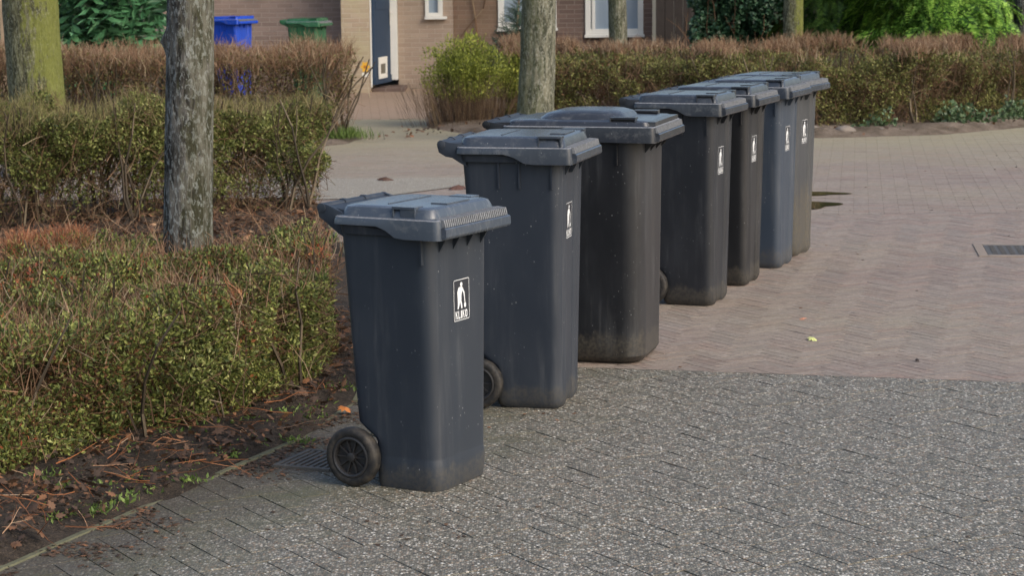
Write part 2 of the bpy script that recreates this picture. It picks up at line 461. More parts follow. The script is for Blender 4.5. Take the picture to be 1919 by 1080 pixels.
k = NT('soil'); v = k.pos(); a = k.noise(v, 6, 6, .7); b = k.noise(v, 60, 4, .7)
c = k.mix(k.ramp(a, [(.35, 0.), (.65, 1.)]), (.030, .024, .018), (.070, .055, .042)); c = k.mix(k.ramp(b, [(.55, 0.), (.7, .7)]), c, (.14, .105, .075))
k.bump(k.math('ADD', a, b), .9, .03); M['soil'] = k.out(c, .95, .2)
k = NT('sandy_soil'); v = k.pos(); a = k.noise(v, 4, 6, .7); b = k.noise(v, 50, 4, .7)
c = k.mix(k.ramp(a, [(.35, 0.), (.65, 1.)]), (.10, .078, .055), (.25, .20, .155)); c = k.mix(k.ramp(b, [(.5, 0.), (.7, .6)]), c, (.08, .06, .04))
k.bump(k.math('ADD', a, b), .9, .03); M['sandsoil'] = k.out(c, .95, .2)
k = NT('joint_sand'); v = k.pos(); dj = k.n('VectorMath', operation='DOT_PRODUCT'); k.l(v, dj.inputs[0]); dj.inputs[1].default_value = (.2359, .9718, 0)
M['joint'] = k.out(k.mix(k.ramp(k.math('SUBTRACT', dj.outputs['Value'], 8.39), [(.49, 0.), (.51, 1.)]), k.mix(k.noise(v, 3., 4), (.030, .030, .022), (.050, .062, .018)), k.mix(k.ramp(k.noise(v, 2.2, 5), [(.4, 0.), (.6, 1.)]), (.125, .105, .085), (.12, .115, .07))), .95, .15)
M['agg'] = mat_aggregate(); M['agg_pale'] = mat_aggregate('pale_aggregate', 0.); M['clinker'] = mat_paver_brick(); M['clinker_red'] = mat_paver_brick('clinker_paving_red', .35)
M['concrete'] = mat_plain('mossy_concrete', (.11, .11, .065), .9, .5, 14)

g = MB(); g.v = [(-150, -60, -.0035), (150, -60, -.0035), (150, 240, -.0035), (-150, 240, -.0035)]; g.face((0, 1, 2, 3))
tag(g.build('ground', M['joint']), kind='structure')

def herringbone(name, mat, unitw, n, ang, bounds, planes, joint=.0032, cham=.0005, hvar=.0003, keep=None, rows=False):
    """real pavers laid in herringbone, cut straight along the given planes"""
    ca, sa = math.cos(ang), math.sin(ang)
    x0, x1, y0, y1 = bounds; cx, cy = (x0 + x1) / 2, (y0 + y1) / 2; rad = math.hypot(x1 - x0, y1 - y0) / 2
    m = int(rad / unitw) + n + 1
    I, J = np.meshgrid(np.arange(-m, m), np.arange(-m, m)); I = I.ravel(); J = J.ravel()
    kk = (I - J) % (2 * n)
    hz = kk == 0; vt = kk == 2 * n - 1
    cxs = np.concatenate([I[hz] + n / 2, I[vt] + .5]) * unitw; cys = np.concatenate([J[hz] + .5, J[vt] + n / 2]) * unitw
    L = np.concatenate([np.full(hz.sum(), n), np.ones(vt.sum())]) * unitw; Wd = np.concatenate([np.ones(hz.sum()), np.full(vt.sum(), n)]) * unitw
    if rows:      # plain stretcher bond instead
        k_ = (I % n == 0); I_, J_ = I[k_], J[k_]; cxs = (I_ + n / 2 + (J_ % 2) * n / 2) * unitw; cys = (J_ + .5) * unitw
        L = np.full(len(cxs), n * unitw); Wd = np.full(len(cxs), unitw)
    X = cx + cxs * ca - cys * sa; Y = cy + cxs * sa + cys * ca
    k = (X > x0) & (X < x1) & (Y > y0) & (Y < y1)
    if keep is not None: k &= keep(X, Y)
    cxs, cys, L, Wd = cxs[k], cys[k], L[k], Wd[k]; N = len(L)
    hx = (L - joint) / 2; hy = (Wd - joint) / 2
    sgn = np.array([(-1, -1), (1, -1), (1, 1), (-1, 1)])
    low = np.stack([cxs[:, None] + sgn[:, 0] * hx[:, None], cys[:, None] + sgn[:, 1] * hy[:, None]], -1)
    top = np.stack([cxs[:, None] + sgn[:, 0] * (hx - cham)[:, None], cys[:, None] + sgn[:, 1] * (hy - cham)[:, None]], -1)
    zz = rng.normal(0, hvar, N)[:, None] + rng.normal(0, hvar * .5, (N, 4))
    def tow(a): return np.stack([cx + a[..., 0] * ca - a[..., 1] * sa, cy + a[..., 0] * sa + a[..., 1] * ca], -1)
    low = tow(low); top = tow(top)
    V = np.concatenate([np.dstack([low, np.full((N, 4, 1), -.016)]), np.dstack([low, (zz - cham * .6)[..., None]]), np.dstack([top, zz[..., None]])], 1).reshape(-1, 3)
    q = [(8, 9, 10, 11)] + [(4 + i, 4 + (i + 1) % 4, 8 + (i + 1) % 4, 8 + i) for i in range(4)] + [(i, (i + 1) % 4, 4 + (i + 1) % 4, 4 + i) for i in range(4)]
    F = (np.array(q)[None] + (np.arange(N) * 12)[:, None, None]).reshape(-1, 4)
    me = np_mesh(name, V, F, [mat])
    if planes:
        bm = bmesh.new(); bm.from_mesh(me)
        for co, no in planes:
            bmesh.ops.bisect_plane(bm, geom=bm.verts[:] + bm.edges[:] + bm.faces[:], dist=1e-5, plane_co=co, plane_no=no, clear_outer=True)
        bm.to_mesh(me); bm.free()
    return tag(link(name, me), kind='structure')

B0 = Vector((0.297, 9.079, 0)); B1 = Vector((2.068, 8.649, 0)); bd = (B1 - B0).normalized(); bn = Vector((-bd.y, bd.x, 0))
bang = math.atan2(bd.y, bd.x)
herringbone('aggregate_paving', M['agg'], .105, 2, bang + R(45), (-2.0, 3.4, 4.6, 9.8), [(B0, bn)], joint=.0040, cham=.0009, hvar=.0006)
def keepB(X, Y):
    return (X > -1.9) | (Y > 15.9)
herringbone('brick_paving', M['clinker'], .052, 4, bang + R(45), (-6.5, 6.4, 8.0, 14.9), [(B0 + bn * .004, -bn), (Vector((0, 14.6, 0)), Vector((0, 1, 0)))], keep=keepB)
herringbone('brick_paving', M['clinker'], .068, 3, R(-9), (-6.5, 6.4, 14.4, 24.2), [(Vector((0, 14.604, 0)), Vector((0, -1, 0)))], keep=keepB, rows=True)
herringbone('brick_path', M['clinker_red'], .10, 2, R(4), (-2.6, .1, 24.25, 30.3), [])
a_ = MB(); a_.v = [(-2.1, 15.75, .006), (-1.05, 15.9, .006), (-.36, 16.75, .006), (-.36, 17.4, .006), (-2.1, 17.4, .006)]; a_.face((0, 1, 2, 3, 4))
tag(a_.build('aggregate_strip', M['agg_pale']), kind='structure')

def soil_bed(name, poly, mat, step=.06, h=.025, edge=.10, amp=.045):
    poly = np.array(poly, float); lo = poly.min(0); hi = poly.max(0)
    nx = int((hi[0] - lo[0]) / step) + 2; ny = int((hi[1] - lo[1]) / step) + 2
    xs = lo[0] + np.arange(nx) * step; ys = lo[1] + np.arange(ny) * step
    X, Y = np.meshgrid(xs, ys); p = np.column_stack([X.ravel(), Y.ravel()])
    ins = in_poly(p, poly); d, _ = edge_dist(p, poly); d = np.where(ins, d, -d)
    p3 = np.column_stack([p, p[:, 0] * 0])
    d2 = d + (vnoise(p3, 5) - .5) * .06
    z = np.clip(d2 / edge, -1, 1) * h + amp * (vnoise(p3, 6) - .4) * np.clip(d2 / edge, 0, 1) + amp * .5 * (vnoise(p3, 19) - .5) * np.clip(d2 / edge, 0, 1)
    idx = np.arange(nx * ny).reshape(ny, nx)
    F = np.stack([idx[:-1, :-1], idx[:-1, 1:], idx[1:, 1:], idx[1:, :-1]], -1).reshape(-1, 4)
    F = F[(z[F] > -h * .95).any(1)]
    me = np_mesh(name, np.column_stack([p, z]), F, [mat], smooth=True)
    return tag(link(name, me), kind='structure')
KERB = [(-2.35, 3.9), (-1.83, 5.15), (-1.456, 6.055), (-1.247, 6.571), (-0.999, 7.172), (-0.775, 7.72), (-.62, 8.4), (-.60, 9.3), (-.72, 10.6), (-.95, 12.6), (-1.22, 14.4), (-1.34, 15.5)]
soil_bed('soil_bed', [(-7, 3.9)] + KERB + [(-1.5, 15.9), (-7, 15.9)], M['soil'], .05)
soil_bed('far_soil_bed', [(-7, 20.7), (-1.62, 20.7), (-1.45, 21.5), (-1.75, 23.2), (-2.6, 25), (-2.8, 29), (-7, 29)], M['sandsoil'], .12)
soil_bed('garden_soil', [(-.95, 24.6), (-.85, 22.9), (-.45, 21.9), (.5, 21.2), (1.8, 21.5), (3.0, 21.0), (4.2, 21.25), (5.8, 22.6), (8, 24), (9, 30.2), (-.75, 30.2)], M['sandsoil'], .12, .05, .2, .07)

# kerb edging along the bed: short concrete lengths butted end to end
kb = MB()
for (p, q) in zip(KERB[:-1], KERB[1:]):
    p = Vector((*p, 0)); q = Vector((*q, 0)); d = (q - p); n_ = max(1, round(d.length / .5)); w = Vector((-d.y, d.x, 0)).normalized() * .013
    for i in range(n_):
        a = p + d * (i / n_) + d.normalized() * .003; b = p + d * ((i + 1) / n_) - d.normalized() * .003
        h0 = .007 + random.uniform(-.006, .004)
        base = [a - w, b - w, b + w, a + w]; w2 = w * .75
        tp = [a - w2, b - w2, b + w2, a + w2]
        kb.loft([[(t.x, t.y, -.03) for t in base], [(t.x, t.y, h0 - .006) for t in base], [(t.x, t.y, h0) for t in tp]])
tag(kb.build('kerb', M['concrete'], smooth=False), kind='structure')

# puddles
k = NT('puddle_water'); M['water'] = k.out((.045, .038, .018), .07, .5)
def puddle(cx, cy, rx, ry, rz):
    n = 40; pts = []
    for i in range(n):
        a = 2 * math.pi * i / n; r = 1 + .13 * math.sin(3 * a + 1) + .09 * math.sin(5 * a + cx)
        x = rx * r * math.cos(a); y = ry * r * math.sin(a)
        pts.append((cx + x * math.cos(rz) - y * math.sin(rz), cy + x * math.sin(rz) + y * math.cos(rz), .0052))
    m = MB(); m.v = pts; m.face(range(n)); tag(m.build('puddle', M['water'], smooth=False), kind='structure')
puddle(2.18, 15.93, .27, .14, R(-6)); puddle(2.00, 15.18, .28, .25, R(10))

# ------------------------------------------------------------------ wheelie bins
def ring(xf, xb, hw, rf, rb, z, wave=None, zf=None, nf=28):
    pts = []
    def add(x, y): pts.append((x, y, z if zf is None else zf(x, y)))
    for i in range(nf + 1):
        t = -1 + 2 * i / nf; y = t * (hw - rf)
        add(xf + (wave(y / hw) if wave else 0), y)
    for i in range(1, 7):
        a = R(90) * i / 7; add(xf - rf + rf * math.cos(a), hw - rf + rf * math.sin(a))
    ns = 10
    for i in range(ns + 1): add(xf - rf + (xb + rb - xf + rf) * i / ns, hw)
    for i in range(1, 5):
        a = R(90) + R(90) * i / 5; add(xb + rb + rb * math.cos(a), hw - rb + rb * math.sin(a))
    for i in range(5): add(xb, (hw - rb) * (1 - 2 * i / 4))
    for i in range(1, 5):
        a = R(180) + R(90) * i / 5; add(xb + rb + rb * math.cos(a), -hw + rb + rb * math.sin(a))
    for i in range(ns + 1): add(xb + rb + (xf - rf - xb - rb) * i / ns, -hw)
    for i in range(1, 7):
        a = R(270) + R(90) * i / 7; add(xf - rf + rf * math.cos(a), -hw + rf + rf * math.sin(a))
    return pts

def lerp(a, b, t): return a + (b - a) * t
def sstep(a, b, x):
    t = max(0, min(1, (x - a) / (b - a))); return t * t * (3 - 2 * t)
SPEC = {
 'small': dict(W=.466, D=.405, zf=.831, zb=.869, zrim=.896, body=dict(ft=-.055, fb=-.052, bt=-.393, bb=-.348, bw=-.292, ht=.197, hb=.165, rf=.05), xh=-.462, zh=.914, wx=-.358, dome=.034, wave=None, bot=.004,
               fins=[-.085], gus=(-.135, -.045, .045, .135), grip=(-.185, -.10)),
 'tall': dict(W=.49, D=.455, zf=.948, zb=.985, zrim=1.012, body=dict(ft=-.052, fb=-.066, bt=-.435, bb=-.375, bw=-.325, ht=.206, hb=.160, rf=.042), xh=-.512, zh=1.018, wx=-.385, dome=.038, wave='ribs', bot=.014,
               fins=[-.40 + .11, -.40 + .19, -.085], gus=(-.12, 0, .12), grip=(-.135, -.045)),
 'large': dict(W=.58, D=.665, zf=.950, zb=.965, zrim=1.018, body=dict(ft=-.066, fb=-.072, bt=-.625, bb=-.55, bw=-.47, ht=.254, hb=.214, rf=.085), xh=-.735, zh=1.020, wx=-.55, dome=.028, wave=None, bot=.035,
               fins=[-.17], gus=(-.17, -.06, .06, .17), grip=(-.20, -.09)),
}
def wave_ribs(t):
    a = abs(t)
    return -.012 * (1 - sstep(.40, .50, a)) + .003 * math.exp(-((a - .53) / .03) ** 2) - .004 * sstep(.62, .74, a) * (1 - sstep(.74, .80, a))

GLYPH = {   # bold condensed strokes in a 0..1 box
 'K': [[(0, 0), (.27, 0), (.27, 1), (0, 1)], [(.28, .40), (.28, .62), (.70, 1), (1.0, 1)], [(.38, .62), (.60, .66), (1.0, 0), (.70, 0)]],
 'L': [[(0, 0), (.30, 0), (.30, 1), (0, 1)], [(.305, 0), (.90, 0), (.90, .19), (.305, .19)]],
 'I': [[(.34, 0), (.66, 0), (.66, 1), (.34, 1)]],
}
def make_sticker(zc, xplane, slope):
    """rounded white frame, stooping figure with a bag, and the five letters under it; a thin relief on the front face"""
    m = MB(); w, h = .104, .138
    def P(y, z, off): return (xplane(zc + z) + off, y, zc + z)
    def sheet(poly, off, mi):
        b = len(m.v); m.v += [P(y, z, off) for y, z in poly]; m.face([b + i for i in range(len(poly))], mi)
    def rr(w, h, r, n=4):
        pts = []
        for cx, cy, a0 in ((w / 2 - r, h / 2 - r, 0), (-w / 2 + r, h / 2 - r, 90), (-w / 2 + r, -h / 2 + r, 180), (w / 2 - r, -h / 2 + r, 270)):
            for i in range(n + 1): a = R(a0 + 90 * i / n); pts.append((cx + r * math.cos(a), cy + r * math.sin(a)))
        return pts
    sheet(rr(w, h, .006), .0010, 1)
    o = rr(w - .003, h - .003, .006); i_ = rr(w - .0068, h - .0068, .004); b = len(m.v); n = len(o)
    m.v += [P(y, z, .0014) for y, z in o] + [P(y, z, .0014) for y, z in i_]
    for q in range(n): m.face((b + q, b + (q + 1) % n, b + n + (q + 1) % n, b + n + q), 0)
    # letters, reading left to right seen from the front
    def mir(poly): return [(y, z) for y, z in poly]         # a viewer in front of the bin sees +y on the right
    lh = .026; x0 = -.0405; zb = -.0615
    for ch in 'KLIKO':
        lw = .0060 if ch == 'I' else .0140
        if ch == 'O':
            oo = rr(lw, lh, .0068); ii = rr(lw * .40, lh * .62, .0026); b = len(m.v); n = len(oo); cx = x0 + lw / 2; cz = zb + lh / 2
            m.v += [P(y + cx, z + cz, .0014) for y, z in oo] + [P(y + cx, z + cz, .0014) for y, z in ii]
            for q in range(n): m.face((b + q, b + (q + 1) % n, b + n + (q + 1) % n, b + n + q), 0)
        elif ch == 'I': sheet([(x0, zb), (x0 + lw, zb), (x0 + lw, zb + lh), (x0, zb + lh)], .0014, 0)
        else:
            for st in GLYPH[ch]: sheet(mir([(x0 + px * lw, zb + pz * lh) for px, pz in st]), .0014, 0)
        x0 += lw + (.0040 if ch != 'L' else .0025)
    # figure: head, bent back, two legs, an arm down to a bag
    fz0, fh = -.029, .088; fx = -.006
    def F(poly): sheet(mir([(fx + px * fh, fz0 + pz * fh) for px, pz in poly]), .0014, 0)
    F([(.06 + .085 * math.cos(a * .524), .90 + .085 * math.sin(a * .524)) for a in range(12)])
    F([(-.21, .30), (-.24, .64), (-.14, .80), (.02, .815), (.13, .80), (.20, .70), (.10, .62), (.06, .50), (.05, .30)])
    F([(-.21, .295), (-.055, .295), (-.085, .15), (-.17, 0), (-.24, 0), (-.21, .14)])
    F([(-.05, .295), (.05, .295), (.10, .16), (.12, 0), (.04, 0), (.00, .14)])
    F([(.14, .79), (.20, .71), (.29, .58), (.31, .40), (.34, .20), (.29, .20), (.26, .40), (.22, .54), (.12, .68)])
    F([(.32 + .075 * math.cos(a * .524), .10 + .10 * math.sin(a * .524)) for a in range(12)])
    return m

def make_bin(kind, name):
    s = SPEC[kind]; b = s['body']; root = empty(name)
    wave = wave_ribs if s['wave'] else None
    ztop = s['zf'] - .005
    # --- body
    rings = []; zs = [0, .006, .016, .035, .09, .10, .11, .15, .165, .185, .21, .26, .5, .75, ztop - .06, ztop, s['zb'] + .01]
    for z in zs:
        t = z / ztop
        ins = s['bot'] * (1 - min(1, z / .035)) ** 2
        band = .0025 * (1 - sstep(.092, .102, z)) if kind == 'small' else (-.0 if kind != 'tall' else .002 * (1 - sstep(.05, .06, z)))
        xb = lerp(b['bw'], lerp(b['bb'], b['bt'], t), sstep(.15, .215, z))
        rings.append(ring(lerp(b['fb'], b['ft'], t) - ins + band, xb + ins, lerp(b['hb'], b['ht'], t) - ins + band, b['rf'], .03, z, wave))
    m = MB(); m.loft(rings)
    def xfront(z): return lerp(b['fb'], b['ft'], z / ztop)
    def hwid(z): return lerp(b['hb'], b['ht'], z / ztop)
    # rim collar below the lid
    m.loft([ring(-.03, -s['D'] + .02, s['W'] / 2 - .022, .03, .03, s['zf'] + .006), ring(-.022, -s['D'] + .012, s['W'] / 2 - .014, .03, .03, s['zb'] + .012)])
    # gussets under the front rim, fins under the side rim
    for y in s['gus']:
        z1 = s['zf'] + .01; m.prism([(xfront(z1) - .012, z1), (-.022, z1), (-.026, z1 - .012), (xfront(z1) + .001, z1 - .058), (xfront(z1) - .012, z1 - .06)], 'y', y - .0035, y + .0035)
    for x in s['fins']:
        for sg in (-1, 1):
            z1 = s['zf'] + .02; zl = z1 - (.105 if kind == 'small' else .115)
            m.loft([[(x - .003, sg * (hwid(z) - .01), z), (x + .003, sg * (hwid(z) - .01), z), (x + .003, sg * (hwid(z) + .009), z), (x - .003, sg * (hwid(z) + .009), z)] for z in (zl, z1)])
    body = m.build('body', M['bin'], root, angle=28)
    # --- handle behind the lid: brackets, bar and hinge lugs
    m = MB(); xh, zh = s['xh'], s['zh']; D = s['D']
    hw = s['W'] / 2 - (.047 if kind == 'small' else .038)
    if kind == 'large': prof = [(-D + .06, .90), (-D - .0, .945), (xh - .008, zh - .012), (xh - .014, zh), (xh, zh + .014), (-D + .0, zh + .002), (-D + .06, zh - .01)]
    else: prof = [(b['bt'] + .02, s['zf'] - .012), (b['bt'] - .006, s['zf'] + .002), (lerp(b['bt'], xh, .45), s['zf'] + .020), (lerp(b['bt'], xh, .78), zh - .046), (xh - .010, zh - .030), (xh - .016, zh - .006), (xh - .012, zh + .010), (xh + .002, zh + .016), (xh + .03, zh + .008), (-D + .012, s['zrim'] + .010), (b['bt'] + .02, s['zrim'] + .002)]
    for sg in (-1, 1): m.prism(prof, 'y', sg * hw - .007, sg * hw + .007)
    m.tube((xh, -hw - .004, zh), (xh, hw + .004, zh), .0155, n=14)
    m.prism([(xh + .004, zh - .004), (xh + .004, zh + .008), (-D + .03, s['zrim'] + .012), (-D + .03, s['zrim'] - .002)], 'y', -hw + .008, hw - .008)
    for y in (-hw * .33, hw * .33):
        m.prism([(xh + .0195 * math.cos(a * .6283), zh + .0195 * math.sin(a * .6283)) for a in range(10)], 'y', y - .008, y + .008)
    for y in (-hw - .004, hw + .004):
        m.prism([(xh + .0165 * math.cos(a * .6283), zh + .0165 * math.sin(a * .6283)) for a in range(10)], 'y', y - .006, y + .006)
    m.build('handle', M['bin'], root, bevel=.0015)
    # --- lid
    m = MB(); W2 = s['W'] / 2
    def zlow(x, y):
        t = max(0, min(1, -x / D)); d = 1 - sstep(.36, .56, t) if kind != 'large' else 1 - t * .5
        return lerp(s['zb'], s['zf'], d)
    zr = s['zrim']
    def zrimf(x, y): return zr
    R_ = []
    R_.append(ring(-.006, -D + .01, W2 - .010, .02, .03, 0, zf=lambda x, y: zlow(x, y) + .004))
    R_.append(ring(0, -D, W2, .022, .034, 0, zf=zlow))
    R_.append(ring(-.001, -D + .001, W2 - .001, .022, .034, 0, zf=lambda x, y: lerp(zlow(x, y), zr, .5)))
    R_.append(ring(-.004, -D + .004, W2 - .004, .022, .034, zr - .004))
    R_.append(ring(-.010, -D + .008, W2 - .010, .022, .034, zr))
    if kind == 'large':
        R_ += [ring(-.030, -D + .02, W2 - .028, .03, .04, zr + .001), ring(-.036, -D + .024, W2 - .034, .03, .04, zr + .016), ring(-.046, -D + .03, W2 - .044, .03, .04, zr + .021),
               ring(-.16, -D + .13, W2 - .085, .09, .10, zr + .024), ring(-.175, -D + .155, W2 - .105, .09, .10, zr + .044), ring(-.205, -D + .20, W2 - .14, .09, .10, zr + .056), ring(-.26, -D + .27, W2 - .20, .06, .06, zr + .059)]
    else:
        dm = s['dome']; fx = .034
        R_ += [ring(-fx, -D + .010, W2 - .026, .035, .05, zr + .001), ring(-fx - .004, -D + .012, W2 - .031, .035, .05, zr + dm * .45),
               ring(-fx - .010, -D + .020, W2 - .038, .035, .05, zr + dm * .82), ring(-fx - .020, -D + .034, W2 - .050, .04, .06, zr + dm * .97), ring(-fx - .036, -D + .050, W2 - .068, .04, .06, zr + dm)]
    f0 = len(m.f); m.loft(R_); nr = len(R_[0])
    for q in range(nr): m.mi[f0 + 3 * nr + q] = 1          # the rim's upper edge is paler
    # stepped front lip with the comb of grip ribs
    zt = zr + (.0 if kind == 'large' else .004)
    m.prism([(-.03, s['zf'] + .004), (.014, s['zf'] + .006), (.0175, s['zf'] + .012), (.016, s['zf'] + .036), (.010, s['zf'] + .040), (-.03, s['zf'] + .041)], 'y', -W2 + .020, W2 - .020)
    for i in range(34):
        y = -W2 + .032 + (2 * W2 - .064) * i / 33
        m.prism([(-.03, s['zf'] + .0415), (.0095, s['zf'] + .0415), (.004, zt - .004), (-.03, zt - .001)], 'y', y - .0034, y + .0034, 1)
    if kind == 'large':
        m.box(-.070, -.008, -W2 + .05, W2 - .05, zr + .001, zr + .018)
    # raised panel lines on top of the dome
    if kind != 'large':
        dm = s['dome']; m.box(-D + .16, -D + .165, -W2 + .10, W2 - .10, zr + dm - .002, zr + dm + .003)
        m.box(-.12, -.06, -W2 + .16, W2 - .16, zr + dm - .002, zr + dm + .004)
    lid = m.build('lid', [M['lid'], M['pale_lip']], root, angle=30)
    # side grips: a small hooded recess on each side of the dome
    g0, g1 = s['grip']
    for sg in (-1, 1):
        m = MB(); yy = W2 - (.034 if kind != 'large' else .045); zb_ = zr + .002; zt_ = zr + (s['dome'] * .98 if kind != 'large' else .034)
        m.box(g0, g1, min(sg * (yy - .045), sg * (yy + .010)), max(sg * (yy - .045), sg * (yy + .010)), zt_ - .006, zt_ + .003)
        for xx in (g0, g1 - .006): m.box(xx, xx + .006, min(sg * (yy - .03), sg * (yy + .009)), max(sg * (yy - .03), sg * (yy + .009)), zb_, zt_ - .0055)
        m.box(g0 + .006, g1 - .006, min(sg * (yy - .012), sg * (yy - .006)), max(sg * (yy - .012), sg * (yy - .006)), zb_, zt_ - .006, 1)
        if kind == 'small': m.box(lerp(g0, g1, .35), g1 - .006, min(sg * (yy - .006), sg * (yy + .008)), max(sg * (yy - .006), sg * (yy + .008)), zb_, zt_ - .0065)
        gr = m.build('side_grip', [M['lid'], M['hub']], lid, smooth=False, bevel=.0012)
    # --- wheels and axle
    wy = b['hb'] + (.028 if kind != 'large' else .03); wr = .098
    m = MB(); m.tube((s['wx'], -wy - .01, wr), (s['wx'], wy + .01, wr), .010); m.build('axle', M['steel'], root)
    for sg in (-1, 1):
        m = MB(); c = (s['wx'], sg * wy, wr)
        m.lathe([(-.004, .066), (.004, .066)], c, 28)
        # rim flange
        for side in (-1, 1):
            n = 28; b0 = len(m.v)
            prof = [(.0045 * side, .056), (.021 * side, .058), (.024 * side, .063), (.022 * side, .069), (.0045 * side, .069)]
            m.loft([[(c[0] + r * math.cos(2 * math.pi * i / n), c[1] + y, c[2] + r * math.sin(2 * math.pi * i / n)) for i in range(n)] for y, r in prof], False, False)
            m.lathe([(.0045 * side, .017), (.019 * side, .015), (.021 * side, .010)], c, 14)
            for q in range(10):
                a = 2 * math.pi * q / 10; ca, sa = math.cos(a), math.sin(a); px, pz = -sa * .0025, ca * .0025
                r0, r1 = .016, .0565; y0, y1 = sorted((c[1] + .0045 * side, c[1] + .013 * side))
                m.loft([[(c[0] + r * ca + px, y0, c[2] + r * sa + pz), (c[0] + r * ca - px, y0, c[2] + r * sa - pz), (c[0] + r * ca - px, y1, c[2] + r * sa - pz), (c[0] + r * ca + px, y1, c[2] + r * sa + pz)] for r in (r0, r1)])
        wh = m.build('wheel', M['hub'], root, angle=40)
        m = MB(); pr = [(.021, .070), (.0235, .078), (.0225, .088), (.018, .0945), (.010, .0978), (0, .0985)]
        full = [(-y, r) for y, r in pr] + [(y, r) for y, r in reversed(pr[:-1])]
        n = 40; m.loft([[(c[0] + r * math.cos(2 * math.pi * i / n), c[1] + y, c[2] + r * math.sin(2 * math.pi * i / n)) for i in range(n)] for y, r in full + [full[0]]], False, False)
        m.build('tyre', M['tyre'], wh)
    if kind != 'large':
        zc = .612 if kind == 'small' else .715
        rec = -.012 if kind == 'tall' else 0
        make_sticker(zc, lambda z: xfront(z) + rec, 0).build('sticker', [M['sticker'], M['sticker_bg']], root, smooth=False)
    return root

def kids(o): return [c for c in bpy.data.objects if c.parent == o]
def copy_tree(o, parent=None):
    c = o.copy(); COL.objects.link(c); c.parent = parent
    for ch in kids(o): copy_tree(ch, c)
    return c
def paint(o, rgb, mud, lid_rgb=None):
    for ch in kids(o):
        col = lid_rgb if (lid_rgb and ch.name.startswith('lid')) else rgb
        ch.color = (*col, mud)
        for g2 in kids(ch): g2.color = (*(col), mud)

def place(o, x, y, deg, tilt=(0, 0)):
    o.location = (x, y, .001); o.rotation_euler = (R(tilt[0]), R(tilt[1]), R(deg))
small = make_bin('small', 'wheelie_bin')
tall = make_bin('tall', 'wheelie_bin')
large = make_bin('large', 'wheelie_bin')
GRP = 'dark grey wheelie bins in a row on the paving'
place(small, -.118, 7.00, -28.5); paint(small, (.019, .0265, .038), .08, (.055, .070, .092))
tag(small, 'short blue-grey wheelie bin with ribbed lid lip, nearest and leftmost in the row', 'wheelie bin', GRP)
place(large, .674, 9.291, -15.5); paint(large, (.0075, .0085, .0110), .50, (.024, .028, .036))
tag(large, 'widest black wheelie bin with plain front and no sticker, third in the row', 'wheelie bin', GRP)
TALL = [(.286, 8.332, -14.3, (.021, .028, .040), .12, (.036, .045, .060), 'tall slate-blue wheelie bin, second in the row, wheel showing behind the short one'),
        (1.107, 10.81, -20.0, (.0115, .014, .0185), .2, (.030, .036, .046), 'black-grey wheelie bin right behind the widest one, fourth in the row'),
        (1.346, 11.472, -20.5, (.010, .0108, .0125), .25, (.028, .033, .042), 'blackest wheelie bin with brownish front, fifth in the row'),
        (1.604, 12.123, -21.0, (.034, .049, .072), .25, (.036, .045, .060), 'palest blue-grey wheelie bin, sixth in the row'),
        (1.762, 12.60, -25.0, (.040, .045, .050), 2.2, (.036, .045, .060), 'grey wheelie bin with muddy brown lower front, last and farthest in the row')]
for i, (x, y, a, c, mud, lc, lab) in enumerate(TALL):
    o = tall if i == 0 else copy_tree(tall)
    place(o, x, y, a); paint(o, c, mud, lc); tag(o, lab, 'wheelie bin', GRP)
for x, y, a, c, lab in ((-3.42, 28.75, -26, (.008, .065, .50), 'bright blue wheelie bin standing by the brick wall behind the hedge'),
                        (-2.28, 27.3, -14, (.020, .105, .042), 'green wheelie bin standing by the brick wall behind the hedge')):
    o = copy_tree(tall); place(o, x, y, a); paint(o, c, .1, c); tag(o, lab, 'wheelie bin')
    for ch in kids(o):
        if ch.name.startswith('sticker'): bpy.data.objects.remove(ch)

